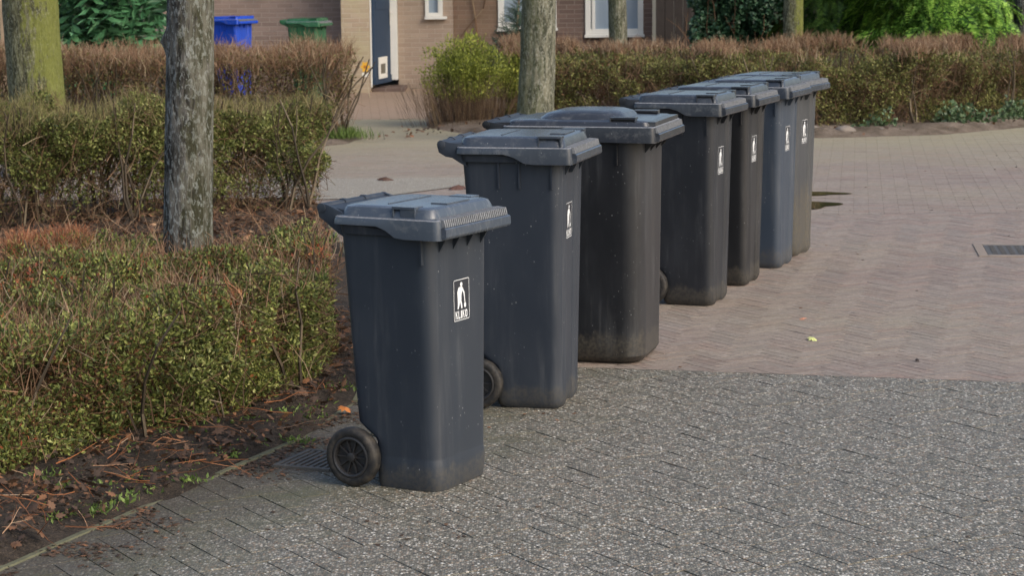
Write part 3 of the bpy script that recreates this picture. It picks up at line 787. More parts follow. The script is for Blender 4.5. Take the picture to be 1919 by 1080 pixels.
# ------------------------------------------------------------------ trees
def tree(x, y, r, mat, label, H=4.6, lean=(0, 0), cat='tree', flare=1.25, ridge=.06, burl=()):
    root = empty('tree', (x, y, 0)); tag(root, label, cat)
    nz, na = 150, 56; zs = np.linspace(-.03, H, nz); an = np.linspace(0, 2 * math.pi, na, endpoint=False)
    A, Z = np.meshgrid(an, zs)
    rr = r * (1 - .07 * Z / H * 2) * (1 + (flare - 1) * np.exp(-Z / .22))
    q = np.stack([np.cos(A) * 1.4 + x, np.sin(A) * 1.4 + y, Z * .9], -1)
    rr = rr * (1 + .10 * (vnoise(q, 1.0) - .5) + ridge * (vnoise(q * (1, 1, .5), 6) - .5) + ridge * .6 * (vnoise(q * (1, 1, .8), 14) - .5))
    for (bz, ba, br) in burl:
        rr = rr + br * np.exp(-((Z - bz) / .035) ** 2 - (np.angle(np.exp(1j * (A - ba))) / .22) ** 2)
    wob = .03 * np.sin(Z * 1.3 + x)
    V = np.stack([rr * np.cos(A) + lean[0] * Z + wob, rr * np.sin(A) + lean[1] * Z, Z], -1).reshape(-1, 3)
    idx = np.arange(nz * na).reshape(nz, na); nx = np.roll(idx, -1, 1)
    F = np.stack([idx[:-1], nx[:-1], nx[1:], idx[1:]], -1).reshape(-1, 4)
    link('trunk', np_mesh('trunk', V, F, [mat], smooth=True), root)
    # bare winter crown: limbs that fork, each a tapered tube
    m = MB(); top = Vector((lean[0] * H + .03 * math.sin(H * 1.3 + x), lean[1] * H, H - .1)); rnd = random.Random(int(x * 100) + 7)
    def limb(p, d, L, rad, lev):
        q_ = p + d * L; m.tube(p, q_, rad, rad * .66, n=6 if lev < 2 else 4, caps=False)
        if lev >= 4: return
        for _ in range(3 if lev < 3 else 2):
            nd = (d + Vector((rnd.uniform(-1, 1), rnd.uniform(-1, 1), rnd.uniform(-.1, .6))) * .6).normalized()
            limb(q_, nd, L * rnd.uniform(.6, .85), rad * .62, lev + 1)
    for i in range(4):
        a = i * 1.57 + rnd.random(); limb(top, Vector((math.cos(a) * .6, math.sin(a) * .6, 1)).normalized(), 1.2, r * .5, 1)
    m.build('crown', mat, root)
    return root
tree(-1.43, 9.72, .108, M['bark'], 'grey lichen-spotted tree trunk rising from the front hedge', lean=(.004, .01), flare=1.12, ridge=.07, burl=((.95, -1.7, .012), (1.37, -3.0, .03)))
tree(-3.86, 17.9, .232, M['bark_moss'], 'thick yellow-green mossy tree trunk at the far left behind the hedges', flare=1.15, ridge=.05)
tree(.215, 21.0, .170, M['bark_mid'], 'grey-green furrowed tree trunk rising behind the widest black bin', lean=(.03, 0), flare=1.2, ridge=.09)
tree(1.27, 26.3, .112, M['bark_mid'], 'thin tree trunk in front of the right-hand window', lean=(.01, 0), flare=1.1, ridge=.12)
tree(3.40, 26.1, .118, M['bark_moss'], 'thin trunk with bright yellow moss behind the long hedge, left of the light green conifer', flare=1.1)
tree(6.12, 26.2, .135, M['bark'], 'brown tree trunk cut by the right edge of the photo', flare=1.1)

# ------------------------------------------------------------------ hedges
Lp = {}
Lp['front'] = mat_leaves('leaves_green_yellow', [(0, (.26, .085, .035)), (.12, (.15, .08, .035)), (.22, (.035, .048, .014)), (.42, (.092, .118, .033)), (.66, (.18, .205, .055)), (.86, (.30, .315, .085)), (1, (.41, .41, .17))])
Lp['second'] = mat_leaves('leaves_olive', [(0, (.14, .07, .03)), (.15, (.035, .048, .014)), (.42, (.095, .118, .03)), (.7, (.18, .20, .055)), (1, (.32, .32, .12))])
Lp['brown'] = mat_leaves('leaves_sparse_brown', [(0, (.10, .055, .03)), (.4, (.14, .10, .045)), (.7, (.10, .11, .03)), (1, (.19, .18, .06))])
Lp['right'] = mat_leaves('leaves_olive_brown', [(0, (.18, .08, .035)), (.14, (.15, .10, .045)), (.26, (.05, .058, .018)), (.52, (.115, .12, .035)), (.75, (.175, .185, .055)), (1, (.30, .29, .10))])
Tp = {}
Tp['red'] = mat_twigs('twigs_red_brown', [(0, (.14, .07, .04)), (.4, (.23, .135, .08)), (.8, (.31, .22, .14)), (1, (.38, .31, .21))])
Tp['grey'] = mat_twigs('twigs_dark', [(0, (.06, .035, .022)), (.5, (.14, .085, .05)), (.85, (.22, .13, .075)), (1, (.32, .26, .17))])
Tp['olive'] = mat_twigs('twigs_olive', [(0, (.09, .08, .03)), (.6, (.19, .18, .07)), (1, (.30, .24, .13))])

Tp['stem'] = mat_twigs('stem_bark', [(0, (.035, .028, .02)), (.7, (.08, .062, .042)), (1, (.17, .135, .09))])

def hedge(name, poly, H, nleaf, lsize, ltmat, ntop, nin, label, leafmat, loc=None, depth=.2, hole=0, holescale=3, bottom=.1, lump=.1, thin_low=0, tw_top=(.08, .2), twmat='red',
          inmat='grey', stems=14, rad=1.0, cull=None, topbias=0, up=1.0, cat='hedge', stemr=.012, inner=True, twr=(.0011, .0022), toplow=.7):
    c = np.mean(poly, axis=0); root = empty(name, (c[0], c[1], 0)); tag(root, label, cat); off = np.array([c[0], c[1], 0])
    if nleaf:
        p, n = hedge_points(poly, H, nleaf, depth, hole, holescale, bottom, lump, topbias, thin_low, cull)
        d = n * .7 + rng.normal(size=p.shape) * .75 + (0, 0, .25)
        L = rng.uniform(lsize * .6, lsize * 1.35, len(p))
        v, f = scatter(LEAF_V, LEAF_F, p - off, d, L, L * rng.uniform(.42, .62, len(p)), L * .6)
        link('foliage', np_mesh('foliage', v, f, [leafmat]), root)
    # twigs: many fine shoots standing up from the clipped top, plus a tangle inside
    V = []; 
    if ntop:
        p, n = hedge_points(poly, H, ntop, .10, 0, 3, max(bottom, H * toplow), lump * .7, 3.0, 0, cull)
        d = np.where(n[:, 2:3] > .5, np.array([0, 0, 1.]), n * .5 + (0, 0, .9)) * up + rng.normal(size=p.shape) * .33
        L = rng.uniform(*tw_top, len(p)) * (.6 + .8 * vnoise(p, 3))
        p2 = p - d * (L * .45)[:, None] - off
        rr = rng.uniform(*twr, len(p)) / .012 / L
        Vs = []; Fs = []; o_ = 0; which = rng.integers(0, len(TWIGS), len(p))
        for i, (tv, tf) in enumerate(TWIGS):
            s_ = which == i; a = tv.copy(); a[:, :2] = 0
            # centre line bends scale with length, thickness is real
            cl = tv[:, :2].reshape(-1, 3, 2).mean(1).repeat(3, 0); rim = tv[:, :2] - cl
            n_ = int(s_.sum()); dd = unit(d[s_]); u = unit(np.cross(dd, rng.normal(size=(n_, 3)))); w = np.cross(dd, u); Ls = L[s_]; rs = rr[s_] * Ls
            v = (p2[s_][:, None, :] + (cl[None, :, 0:1] * Ls[:, None, None] + rim[None, :, 0:1] * rs[:, None, None]) * u[:, None, :]
                 + (cl[None, :, 1:2] * Ls[:, None, None] + rim[None, :, 1:2] * rs[:, None, None]) * w[:, None, :] + tv[None, :, 2:3] * Ls[:, None, None] * dd[:, None, :])
            Vs.append(v.reshape(-1, 3)); Fs.append((tf[None] + (np.arange(n_) * len(tv))[:, None, None]).reshape(-1, 4) + o_); o_ += n_ * len(tv)
        link('top_shoots', np_mesh('top_shoots', np.concatenate(Vs), np.concatenate(Fs), [Tp[twmat]]), root)
    if nin:
        p, n = hedge_points(poly, H, nin, depth * 1.6, 0, 3, .03, lump, 0, 0, cull)
        d = n * .5 + rng.normal(size=p.shape) * .6 + (0, 0, .55); L = rng.uniform(.10, .30, nin)
        v = twig_mesh('branches', p - unit(d) * (L * .6)[:, None] - off, d, L, rad * .8, Tp[inmat])
        link('branches', v, root)
    if stems:
        m = MB(); rnd = random.Random(stems)
        lo = np.min(poly, axis=0); hi = np.max(poly, axis=0); k_ = 0
        while k_ < stems:
            q = np.array([[rnd.uniform(lo[0], hi[0]), rnd.uniform(lo[1], hi[1])]])
            if not in_poly(q, poly)[0] or edge_dist(q, poly)[0][0] < .06: continue
            k_ += 1; p0 = Vector((q[0, 0] - c[0], q[0, 1] - c[1], -.02))
            for j in range(rnd.choice((2, 3, 4))):
                p = p0 + Vector((rnd.uniform(-.04, .04), rnd.uniform(-.04, .04), 0)); d = Vector((rnd.uniform(-.35, .35), rnd.uniform(-.35, .35), 1)).normalized(); rr_ = stemr * rnd.uniform(.6, 1.2)
                for s_ in range(4):
                    q2 = p + d * (H * .9 / 4); m.tube(p, q2, rr_, rr_ * .8, n=5, caps=False); p = q2; rr_ *= .8
                    d = (d + Vector((rnd.uniform(-.4, .4), rnd.uniform(-.4, .4), .1))).normalized()
        tag(m.build('stems', Tp['stem'], root), kind='stuff')
    return root

FRONT = [(-3.3, 4.7), (-1.72, 6.85), (-1.27, 7.5), (-.70, 8.45), (-.60, 9.3), (-.78, 10.35), (-2.2, 9.75), (-3.7, 9.1)]
def cf(p): return (p[:, 1] < 11) & (p[:, 0] > -.23 * p[:, 1] - .55)
fh = hedge('hedge', FRONT, .66, 185000, .019, None, 1800, 7500, 'low green and yellow leafy hedge along the kerb left of the nearest bin', Lp['front'], depth=.14, hole=.37, holescale=5.5, bottom=.02, lump=.17,
      thin_low=.0, tw_top=(.04, .12), toplow=.5, stems=30, cull=cf, stemr=.008)
p, nn_ = hedge_points(FRONT, .66, 9000, .05, 0, 3, .5, .17, 6., 0, cf)
k_ = vnoise(p * (1, 1, 0), 1.6) > .60; p = p[k_][:2600]; d = rng.normal(size=p.shape) * .4 + (0, 0, 1)
rust = mat_twigs('shoots_rust', [(0, (.20, .07, .035)), (.6, (.34, .14, .07)), (1, (.42, .26, .15))])
link('red_shoots', twig_mesh('red_shoots', p - (fh.location.x, fh.location.y, .05), d, rng.uniform(.04, .12, len(p)), 1.6, rust), fh)
p, nn_ = hedge_points(FRONT, .66, 30000, .10, 0, 3, .1, .17, 2., 0, cf)
k_ = vnoise(p, 3.) > .66; p = p[k_][:2600]; L = rng.uniform(.012, .028, len(p)); v, f = scatter(LEAF_V, LEAF_F, p - (fh.location.x, fh.location.y, 0), rng.normal(size=p.shape) + (0, -.3, .4), L, L * .6)
link('red_leaves', np_mesh('red_leaves', v, f, [mat_leaves('leaves_rust_red', [(0, (.12, .03, .015)), (.5, (.28, .07, .03)), (1, (.42, .20, .08))])]), fh)
SECOND = [(-4.6, 12.7), (-3.24, 13.75), (-1.26, 14.95), (-1.08, 15.4), (-1.32, 16.0), (-3.45, 14.95), (-4.8, 14.0)]
hedge('hedge', SECOND, .95, 105000, .024, None, 5500, 8000, 'olive-green clipped hedge with bare leggy base in the middle left', Lp['second'], depth=.15, hole=.38, holescale=4.2, bottom=.04, lump=.20,
      thin_low=.15, tw_top=(.06, .16), stems=34, twmat='olive', stemr=.012, twr=(.0014, .0028))
BACK = [(-6.3, 21.2), (-1.75, 21.15), (-1.42, 21.5), (-1.55, 22.3), (-6.3, 22.4)]
hedge('hedge', BACK, .98, 22000, .028, None, 6500, 6500, 'sparse reddish-brown twiggy hedge in front of the blue and green bins', Lp['brown'], depth=.22, hole=.15, holescale=3, bottom=.1, lump=.10,
      thin_low=.25, tw_top=(.10, .24), toplow=.75, stems=55, inmat='grey', stemr=.014, twr=(.0018, .0036))
RIGHT = [(-.22, 23.0), (1.0, 22.75), (2.0, 22.2), (3.0, 21.65), (4.1, 21.85), (5.6, 23.0), (7.4, 24.4), (7.4, 25.8), (5, 24.9), (3, 24.6), (-.15, 24.8)]
hedge('hedge', RIGHT, .90, 170000, .030, None, 8500, 20000, 'long dense hedge with brown twiggy top across the right background', Lp['right'], depth=.15, hole=.40, holescale=4.5, bottom=.06, lump=.18,
      thin_low=.0, tw_top=(.08, .20), toplow=.86, stems=60, stemr=.014, twr=(.0020, .0036), topbias=.4)

# ------------------------------------------------------------------ shrubs
def blob_points(c, rad, n, shell=.5):
    d = unit(rng.normal(size=(n, 3))); r = rng.uniform(shell, 1, n)[:, None] * (0.66 + .62 * vnoise(d * 1.5 + c, 2.6))[:, None]
    return np.array(c) + d * r * np.array(rad), d
# yellow-green upright bush beside the path
root = empty('bush', (-.47, 23.1, 0)); tag(root, 'round yellow-green bush with bare brown lower stems beside the brick path', 'bush')
n = 900; base = np.column_stack([rng.normal(0, .22, n), rng.normal(0, .2, n), np.zeros(n)])
d = np.column_stack([base[:, 0] * .75 + rng.normal(0, .10, n), base[:, 1] * .7 + rng.normal(0, .10, n), np.ones(n)]); L = rng.uniform(.30, .62, n)
link('stems', twig_mesh('stems', base, d, L, .28, mat_twigs('bush_twigs', [(0, (.05, .030, .022)), (.5, (.11, .07, .045)), (1, (.20, .15, .085))]), TWIGS[3:]), root)
n = 19000; p, dd = blob_points((0, 0, .56), (.44, .40, .40), n, .25); p2, d2 = blob_points((.52, .1, .44), (.19, .2, .34), 5000, .2)
p = np.concatenate([p, p2]); dd = np.concatenate([dd, d2]); k_ = ((p[:, 2] > .20 + .16 * vnoise(p, 4)) | (rng.random(len(p)) < .05)) & (vnoise(p, 7) > .34); p = p[k_]; dd = dd[k_]
L = rng.uniform(.02, .042, len(p)); v, f = scatter(LEAF_V, LEAF_F, p, dd * .4 + rng.normal(size=p.shape) * .5 + (0, 0, .8), L, L * .42)
link('foliage', np_mesh('foliage', v, f, [mat_leaves('leaves_bright_yellow_green', [(0, (.08, .09, .02)), (.35, (.15, .18, .035)), (.75, (.27, .30, .05)), (1, (.42, .39, .07))], .3)]), root)

def frond_template(nl, droop, seed):
    """pinnate frond: leaflets in pairs along a drooping stalk, z along the stalk"""
    v = []; f = []
    for i in range(nl):
        t = (i + 1) / nl; z = t; y = -droop * t * t; ln = .42 * math.sin(math.pi * min(1, .15 + t * .8)) + .05
        for s in (-1, 1):
            b = len(v); v += [(0, y, z - .10), (s * ln * .55, y - .03, z - .04), (s * ln, y - .25 * ln, z + ln * .35), (s * ln * .40, y - .02, z + .17)]
            f.append((b, b + 1, b + 2, b + 3))
    return np.array(v), np.array(f)
def oriented(tv, tf, pos, d, L, upv=(0, 0, 1)):
    d = unit(d); up = np.broadcast_to(np.array(upv, float), d.shape); u = unit(np.cross(d, up)); w = np.cross(u, d)
    L = np.broadcast_to(L, (len(pos),))[:, None, None]
    v = pos[:, None] + (tv[None, :, 0:1] * u[:, None] + tv[None, :, 1:2] * w[:, None] + tv[None, :, 2:3] * d[:, None]) * L
    return v.reshape(-1, 3), (tf[None] + (np.arange(len(pos)) * len(tv))[:, None, None]).reshape(-1, tf.shape[1])

# big leafy evergreen shrub with toothed compound leaves, far left
root = empty('shrub', (-5.15, 27.0, 0)); tag(root, 'glossy dark green shrub with jagged compound leaves in front of the wooden fence', 'shrub')
n = 520; p, dd = blob_points((0, 0, 1.25), (.72, .6, .74), n, .55)
tv, tf = frond_template(4, .45, 1); v, f = oriented(tv, tf, p, dd * .8 + rng.normal(size=p.shape) * .45 + (0, 0, -.2), rng.uniform(.34, .52, n), (0, -.75, .65))
link('foliage', np_mesh('foliage', v, f, [mat_leaves('leaves_deep_green', [(0, (.010, .024, .010)), (.35, (.018, .050, .020)), (.55, (.045, .13, .055)), (.8, (.09, .23, .10)), (1, (.16, .34, .17))], .1, .4, 4.)]), root)  # dark patches in the ramp paint the shrub's shaded interior
p, dd = blob_points((0, 0, 0.9), (.5, .35, .9), 24, .0)
link('stems', twig_mesh('stems', p * (1, 1, 0) + (0, 0, 0), unit(dd * (.35, .35, 0) + (0, 0, 1)), rng.uniform(.8, 1.2, 24), .8, Tp['grey']), root)

# light green conifer with hanging flat sprays
def spray_template(seed):
    r_ = np.random.default_rng(seed); v = []; f = []
    for i in range(16):
        t = i / 15; z = t; y = -.55 * t ** 2
        for s in (-1, 1):
            ln = (.36 * (1 - t) + .10) * r_.uniform(.8, 1.2); n2 = 4
            for j in range(n2):
                q = (j + 1) / n2; cx = s * ln * q; cz = z + ln * q * .75; cy = y - .30 * q * ln - .02 * r_.random(); w = .060 * (1.25 - q)
                b = len(v); v += [(cx - w * .7 * s, cy, cz - w), (cx + w, cy - .012, cz - w * .3), (cx + w * .8 * s, cy - .02, cz + w * 1.5), (cx - w, cy + .006, cz + w * .5)]
                f.append((b, b + 1, b + 2, b + 3))
    return np.array(v), np.array(f)
def conifer(name, x, y, rx, ry, H, n, L, label, mat, z0=.55):
    root = empty(name, (x, y, 0)); tag(root, label, 'conifer')
    m = MB(); m.tube((0, 0, 0), (0, 0, H * .9), .09, .03, 10); m.build('trunk', M['bark'], root)
    V = []; F = []; o = 0
    for i in range(3):
        tv, tf = spray_template(i); nn = n // 3
        a = rng.uniform(0, 2 * math.pi, nn); z = z0 + (H - z0) * rng.random(nn) ** 1.15; q = rng.uniform(.45, 1.0, nn) ** .6
        taper = np.clip(1.12 - ((z - z0) / (H - z0)) * .75, .1, 1); lump = .72 + .5 * vnoise(np.stack([np.cos(a) * 2, np.sin(a) * 2, z * 1.6], -1), 1.6)
        p = np.stack([np.cos(a) * rx * q * taper * lump, np.sin(a) * ry * q * taper * lump, z], -1)
        d = np.stack([np.cos(a) + rng.normal(0, .35, nn), np.sin(a) + rng.normal(0, .35, nn), rng.uniform(-.9, .05, nn)], -1)
        v, f = oriented(tv, tf, p, d, rng.uniform(L * .7, L * 1.25, nn), unit(np.stack([np.cos(a), np.sin(a), a * 0 + .8], -1))); V.append(v); F.append(f + o); o += len(v)
    link('crown', np_mesh('crown', np.concatenate(V), np.concatenate(F), [mat]), root)
    return root
LC = mat_leaves('conifer_light_green', [(0, (.012, .030, .006)), (.3, (.030, .080, .012)), (.5, (.09, .20, .022)), (.75, (.20, .36, .05)), (1, (.34, .50, .11))], .12, .5, 4.5)  # shaded gaps between the puffs are painted as dark greens
conifer('conifer', 5.15, 26.6, 1.0, .95, 2.6, 1300, .30, 'large light green conifer with drooping sprays behind the right end of the hedge', LC)
LC2 = mat_leaves('conifer_mid_green', [(0, (.012, .032, .008)), (.4, (.035, .075, .014)), (.8, (.08, .15, .025)), (1, (.15, .22, .05))], .15, .5, 2.)
conifer('conifer', 3.95, 27.4, .62, .6, 2.3, 800, .25, 'darker green feathery conifer just right of the bright mossy trunk', LC2)

# ivy thicket
root = empty('ivy', (2.75, 27.6, 0)); tag(root, 'dark green ivy thicket behind the hedge left of the bright mossy trunk', 'ivy')
IV = [(-.72, -.45), (.72, -.55), (.80, .5), (-.72, .5)]
p, nn = hedge_points(IV, 2.3, 24000, .15, .25, 3, .1, .22); L = rng.uniform(.035, .07, len(p))
v, f = scatter(LEAF_V, LEAF_F, p, nn + rng.normal(size=p.shape) * .5 + (0, 0, -.5), L, L * .95, L * .3)
link('foliage', np_mesh('foliage', v, f, [mat_leaves('ivy_leaves', [(0, (.018, .04, .02)), (.5, (.035, .085, .04)), (.8, (.08, .15, .085)), (1, (.20, .27, .19))], .08, .35)]), root)
p, nn = hedge_points(IV, 2.2, 90, .5, 0, 3, .0, .1)
link('stems', twig_mesh('stems', p, rng.normal(size=p.shape) * .3 + (0, 0, 1), rng.uniform(.3, .8, 90), .9, Tp['grey']), root)

# small bluish spruce before the left window
root = empty('spruce', (.05, 27.3, 0)); tag(root, 'small dark blue-green spruce with bare top in front of the left window', 'spruce')
m = MB(); m.tube((0, 0, 0), (.04, 0, .9), .02, .014, 7); m.tube((.04, 0, .9), (.13, 0, 1.9), .014, .006, 7); m.build('trunk', Tp['grey'], root)
n = 230; z = rng.random(n) ** 1.3 * 1.05 + .30; a = rng.uniform(0, 6.28, n); Lb = (1.55 - z) * .34 + .03
d = np.stack([np.cos(a), np.sin(a), rng.uniform(.1, .6, n)], -1); p = np.stack([z * .05, z * 0, z], -1)
needle = []; nf = []
for i in range(26):
    t = i / 25; aa = i * 2.4; b = len(needle)
    o_ = np.array([0, 0, t]); q_ = np.array([math.cos(aa) * .14, math.sin(aa) * .14, t + .10]); s_ = np.array([.018 * -math.sin(aa), .018 * math.cos(aa), 0])
    needle += [o_ - s_, o_ + s_, q_ + s_ * .4, q_ - s_ * .4]; nf.append((b, b + 1, b + 2, b + 3))
v, f = scatter(np.array(needle), np.array(nf), p, d, Lb, Lb)
link('crown', np_mesh('crown', v, f, [mat_leaves('spruce_needles', [(0, (.02, .035, .025)), (.6, (.045, .075, .05)), (1, (.10, .15, .09))], .05, .5)]), root)

# ------------------------------------------------------------------ house
house = empty('brick_house', (-.6, 30.5, 0)); tag(house, 'brick house with a navy door, white window frames and buff and brown walls', 'house')
HO = Vector((-.6, 30.5, 0))
def hb(name, mat, boxes, parent=house, bevel=0, label=None):
    m = MB()
    for (x0, x1, y0, y1, z0, z1) in boxes: m.box(x0 - HO.x, x1 - HO.x, y0 - HO.y, y1 - HO.y, z0, z1)
    o = m.build(name, mat, parent, smooth=False, bevel=bevel)
    if label: o['label'] = label
    return o
TOP = 3.0  # unseen wall top, set low so the bin lids reflect open sky
hb('wall', M['wall_left'], [(-4.75, -2.245, 30.15, 34, -.05, TOP)], label='purple-brown shaded brick wall behind the blue and green bins')
hb('wall', M['wall_pale'], [(-2.243, -1.865, 29.33, 34, -.05, TOP)], label='pale bleached brick pier left of the door')
# door side wall runs back to the jamb; lintel over the door
hb('wall', M['wall_lit'], [(-1.545, -.778, 30.42, 34, -.05, .975), (-1.545, -1.165, 30.42, 34, .976, TOP), (-.915, -.778, 30.42, 34, .976, TOP), (-1.164, -.916, 30.42, 34, 2.0, TOP)], label='sunlit buff brick wall right of the door')
hb('wall', M['wall_orange'], [(-.776, -.16, 30.50, 34, -.05, TOP)], label='orange-brown brick wall with a bare climbing stem')
hb('wall', M['wall_dark'], [(-.158, .66, 30.52, 34, -.05, .80), (-.158, .66, 30.52, 34, 2.3, TOP), (.661, 1.05, 30.5, 34, -.05, TOP), (1.051, 1.86, 30.52, 34, -.05, .70), (1.051, 1.86, 30.52, 34, 2.3, TOP), (1.861, 1.985, 30.5, 34, -.05, TOP)], label='purple-brown brick wall around the two right-hand windows')
hb('roof', M['wood_dark'], [(-4.95, 2.2, 29.1, 34.2, TOP + .01, TOP + .25)])
# door leaf along an oblique line
dA = Vector((-1.835, 29.42, 0)); dB = Vector((-1.655, 30.36, 0)); dd_ = (dB - dA); dl = dd_.length; da = math.atan2(dd_.y, dd_.x)
def placed(m, name, mat, parent, **kw):
    o = m.build(name, mat, parent, **kw); return o
m = MB(); m.box(0, dl, -.022, .022, .10, 2.15); m.box(.09, dl - .09, -.030, -.0225, 1.1, 2.0); m.box(.0, dl, -.034, -.0225, .10, .20)
door = placed(m, 'door', M['door'], house, smooth=False, bevel=.003); door.location = dA - HO; door.rotation_euler = (0, 0, da); 
m = MB()
fx0, fx1, fz0, fz1 = .16, .60, .17, .46
m.box(fx0, fx1, -.050, -.0305, fz0, fz0 + .06); m.box(fx0, fx1, -.050, -.0305, fz1 - .09, fz1); m.box(fx0, fx0 + .075, -.050, -.0305, fz0 + .0605, fz1 - .0905); m.box(fx1 - .075, fx1, -.050, -.0305, fz0 + .0605, fz1 - .0905)
m.box(fx0 + .0755, fx1 - .0755, -.040, -.0305, fz0 + .0605, fz1 - .0905, 1)
cf_ = m.build('cat_flap', [M['white'], mat_plain('flap_plastic', (.10, .095, .07), .3, .2, 8)], door, smooth=False, bevel=.003)
m = MB(); m.box(dl - .12, dl - .085, -.045, -.0345, .88, 1.10); m.tube((dl - .10, -.046, 1.04), (dl - .10, -.075, 1.04), .009); m.tube((dl - .10, -.07, 1.04), (dl - .21, -.07, 1.04), .008)
m.build('handle', M['white'], door)
hb('door_frame', M['white'], [(-1.645, -1.548, 30.30, 30.44, .12, 2.25), (-1.862, -1.845, 29.34, 29.44, .07, 2.25)], bevel=.004)
hb('doorstep_shadow', M['wall_dark'], [(-1.86, -1.42, 29.50, 30.38, -.02, .045)], bevel=.004)  # dark tone stands in for the shadow beneath the door
def window(x0, x1, y, z0, z1, fr, sill=None, mull=()):
    w = hb('window', M['glass'], [(x0 + fr, x1 - fr, y + .04, y + .05, z0 + fr, z1 - fr)])
    b = [(x0, x0 + fr, y - .02, y + .07, z0, z1), (x1 - fr, x1, y - .02, y + .07, z0, z1), (x0 + fr + .0005, x1 - fr - .0005, y - .018, y + .068, z0, z0 + fr), (x0 + fr + .0005, x1 - fr - .0005, y - .018, y + .068, z1 - fr, z1)]
    for (a, c) in mull: b.append((a, c, y - .016, y + .066, z0 + fr + .0005, z1 - fr - .0005))
    hb('frame', M['white'], b, w, .004)
    if sill: hb('sill', M['white'], [sill], w, .004)
    return w
window(-1.162, -.918, 30.40, .985, 1.99, .05, (-1.17, -.86, 30.33, 30.415, .945, .984), ((-.985, -.969),))
window(-.155, .655, 30.49, .81, 2.29, .085, (-.17, .67, 30.42, 30.515, .77, .809))
window(1.054, 1.857, 30.49, .71, 2.29, .075, (1.04, 1.87, 30.42, 30.515, .67, .709), ((1.145, 1.19),))
# bare climber on the orange wall and over the blue bin
def climber(name, strands, label, cat='climber'):
    m = MB()
    for pts, r in strands:
        for a, b in zip(pts[:-1], pts[1:]): m.tube(a, b, r, r * .9, 6, caps=True)
    o = m.build(name, Tp['grey']); tag(o, label, cat); return o
climber('climbing_stem', [([(-.40, 30.44, 0), (-.42, 30.47, .45), (-.47, 30.46, .95), (-.52, 30.46, 1.3), (-.50, 30.46, 1.9), (-.6, 30.46, 2.4)], .011),
                          ([(-.47, 30.46, .95), (-.36, 30.45, 1.08), (-.30, 30.46, 1.35), (-.32, 30.46, 2.0)], .009), ([(-.47, 30.455, .95), (-.60, 30.46, .80), (-.72, 30.46, .62), (-.74, 30.46, .3)], .007)],
        'bare V-shaped climber stem on the orange-brown wall between the door and the left window')
climber('climbing_stem', [([(-3.62, 30.1, 2.2), (-3.60, 30.1, 1.45), (-3.55, 30.05, 1.33), (-3.38, 30.05, 1.29), (-3.30, 30.08, 1.36), (-3.05, 30.1, 1.65), (-2.9, 30.1, 2.3)], .014), ([(-4.3, 30.1, 0), (-4.2, 30.1, 1.2), (-3.62, 30.1, 2.2)], .014)],
        'dark looping branch against the brick wall above the blue bin')

# fences
def fence(x0, x1, y, H, bw, gap, mat, label, post=None, th=.02):
    root = empty('wooden_fence', ((x0 + x1) / 2, y, 0)); tag(root, label, 'fence'); cx = (x0 + x1) / 2
    m = MB(); x = x0; i = 0
    while x < x1:
        m.box(x - cx, x + bw - cx, -th - .004 * (i % 2), 0 - .004 * (i % 2), .03, H + .01 * math.sin(i * 2.1)); x += bw + gap; i += 1
    m.build('boards', mat, root, smooth=False, bevel=.003)
    for zz in (.35, H - .3):
        m = MB(); m.box(x0 - cx, x1 - cx, .004, .05, zz, zz + .07); m.build('rail', M['wood'], root, smooth=False)
    k_ = x0 + .1
    while k_ < x1:
        m = MB(); m.box(k_ - cx - .04, k_ - cx + .04, .055, .135, -.1, H + .04); m.build('post', M['wood'], root, smooth=False, bevel=.005); k_ += 1.8
    return root
fence(-9.5, -4.78, 29.4, 1.9, .095, .014, M['wood'], 'weathered grey board fence behind the jagged-leaved shrub')
fence(2.0, 10.5, 30.0, 2.0, .12, .004, M['wood_dark'], 'dark stained board fence behind the ivy and conifers')
# mossy stake fence panel at the very left edge
root = empty('garden_stake', (-6.1, 26.6, 0)); tag(root, 'pale wooden post between two yellow mossy stakes at the far left edge', 'post')
m = MB(); m.box(-.05, .045, -.04, .04, -.1, 1.9); m.build('post', mat_plain('pale_wood', (.36, .27, .18), .85, .25, 12), root, smooth=False, bevel=.006)
for x in (-.11, .085):
    m = MB(); m.box(x - .025, x + .015, -.03, .03, -.1, 1.85); m.build('stake', M['wood_moss'], root, smooth=False, bevel=.006)

# little yellow garden pick with a white tag
root = empty('garden_pick', (-1.86, 28.2, 0)); tag(root, 'small yellow flower-shaped garden pick with a white tag on a thin stick beside the door', 'garden ornament')
m = MB(); m.tube((.05, 0, 0), (-.01, 0, .42), .005, .004, 6); m.build('stick', mat_plain('pale_stick', (.45, .38, .26), .7, .2, 20), root)
m = MB(); pts = [((.052 + .012 * math.cos(6 * a)) * math.cos(a), .40 + (.062 + .012 * math.cos(6 * a)) * math.sin(a)) for a in [2 * math.pi * i / 36 for i in range(36)]]
m.prism(pts, 'y', -.012, .0); m.prism([(.02 * math.cos(i * .5236), .40 + .02 * math.sin(i * .5236)) for i in range(12)], 'y', -.018, -.0125, 1)
m.build('flower', [mat_plain('yellow_paint', (.75, .42, .04), .5, .15, 30), mat_plain('orange_paint', (.45, .16, .02), .5, .1, 30)], root, smooth=False)
m = MB(); m.box(-.042, .042, -.012, -.004, .27, .325); m.build('tag', M['white'], root, smooth=False, bevel=.002)

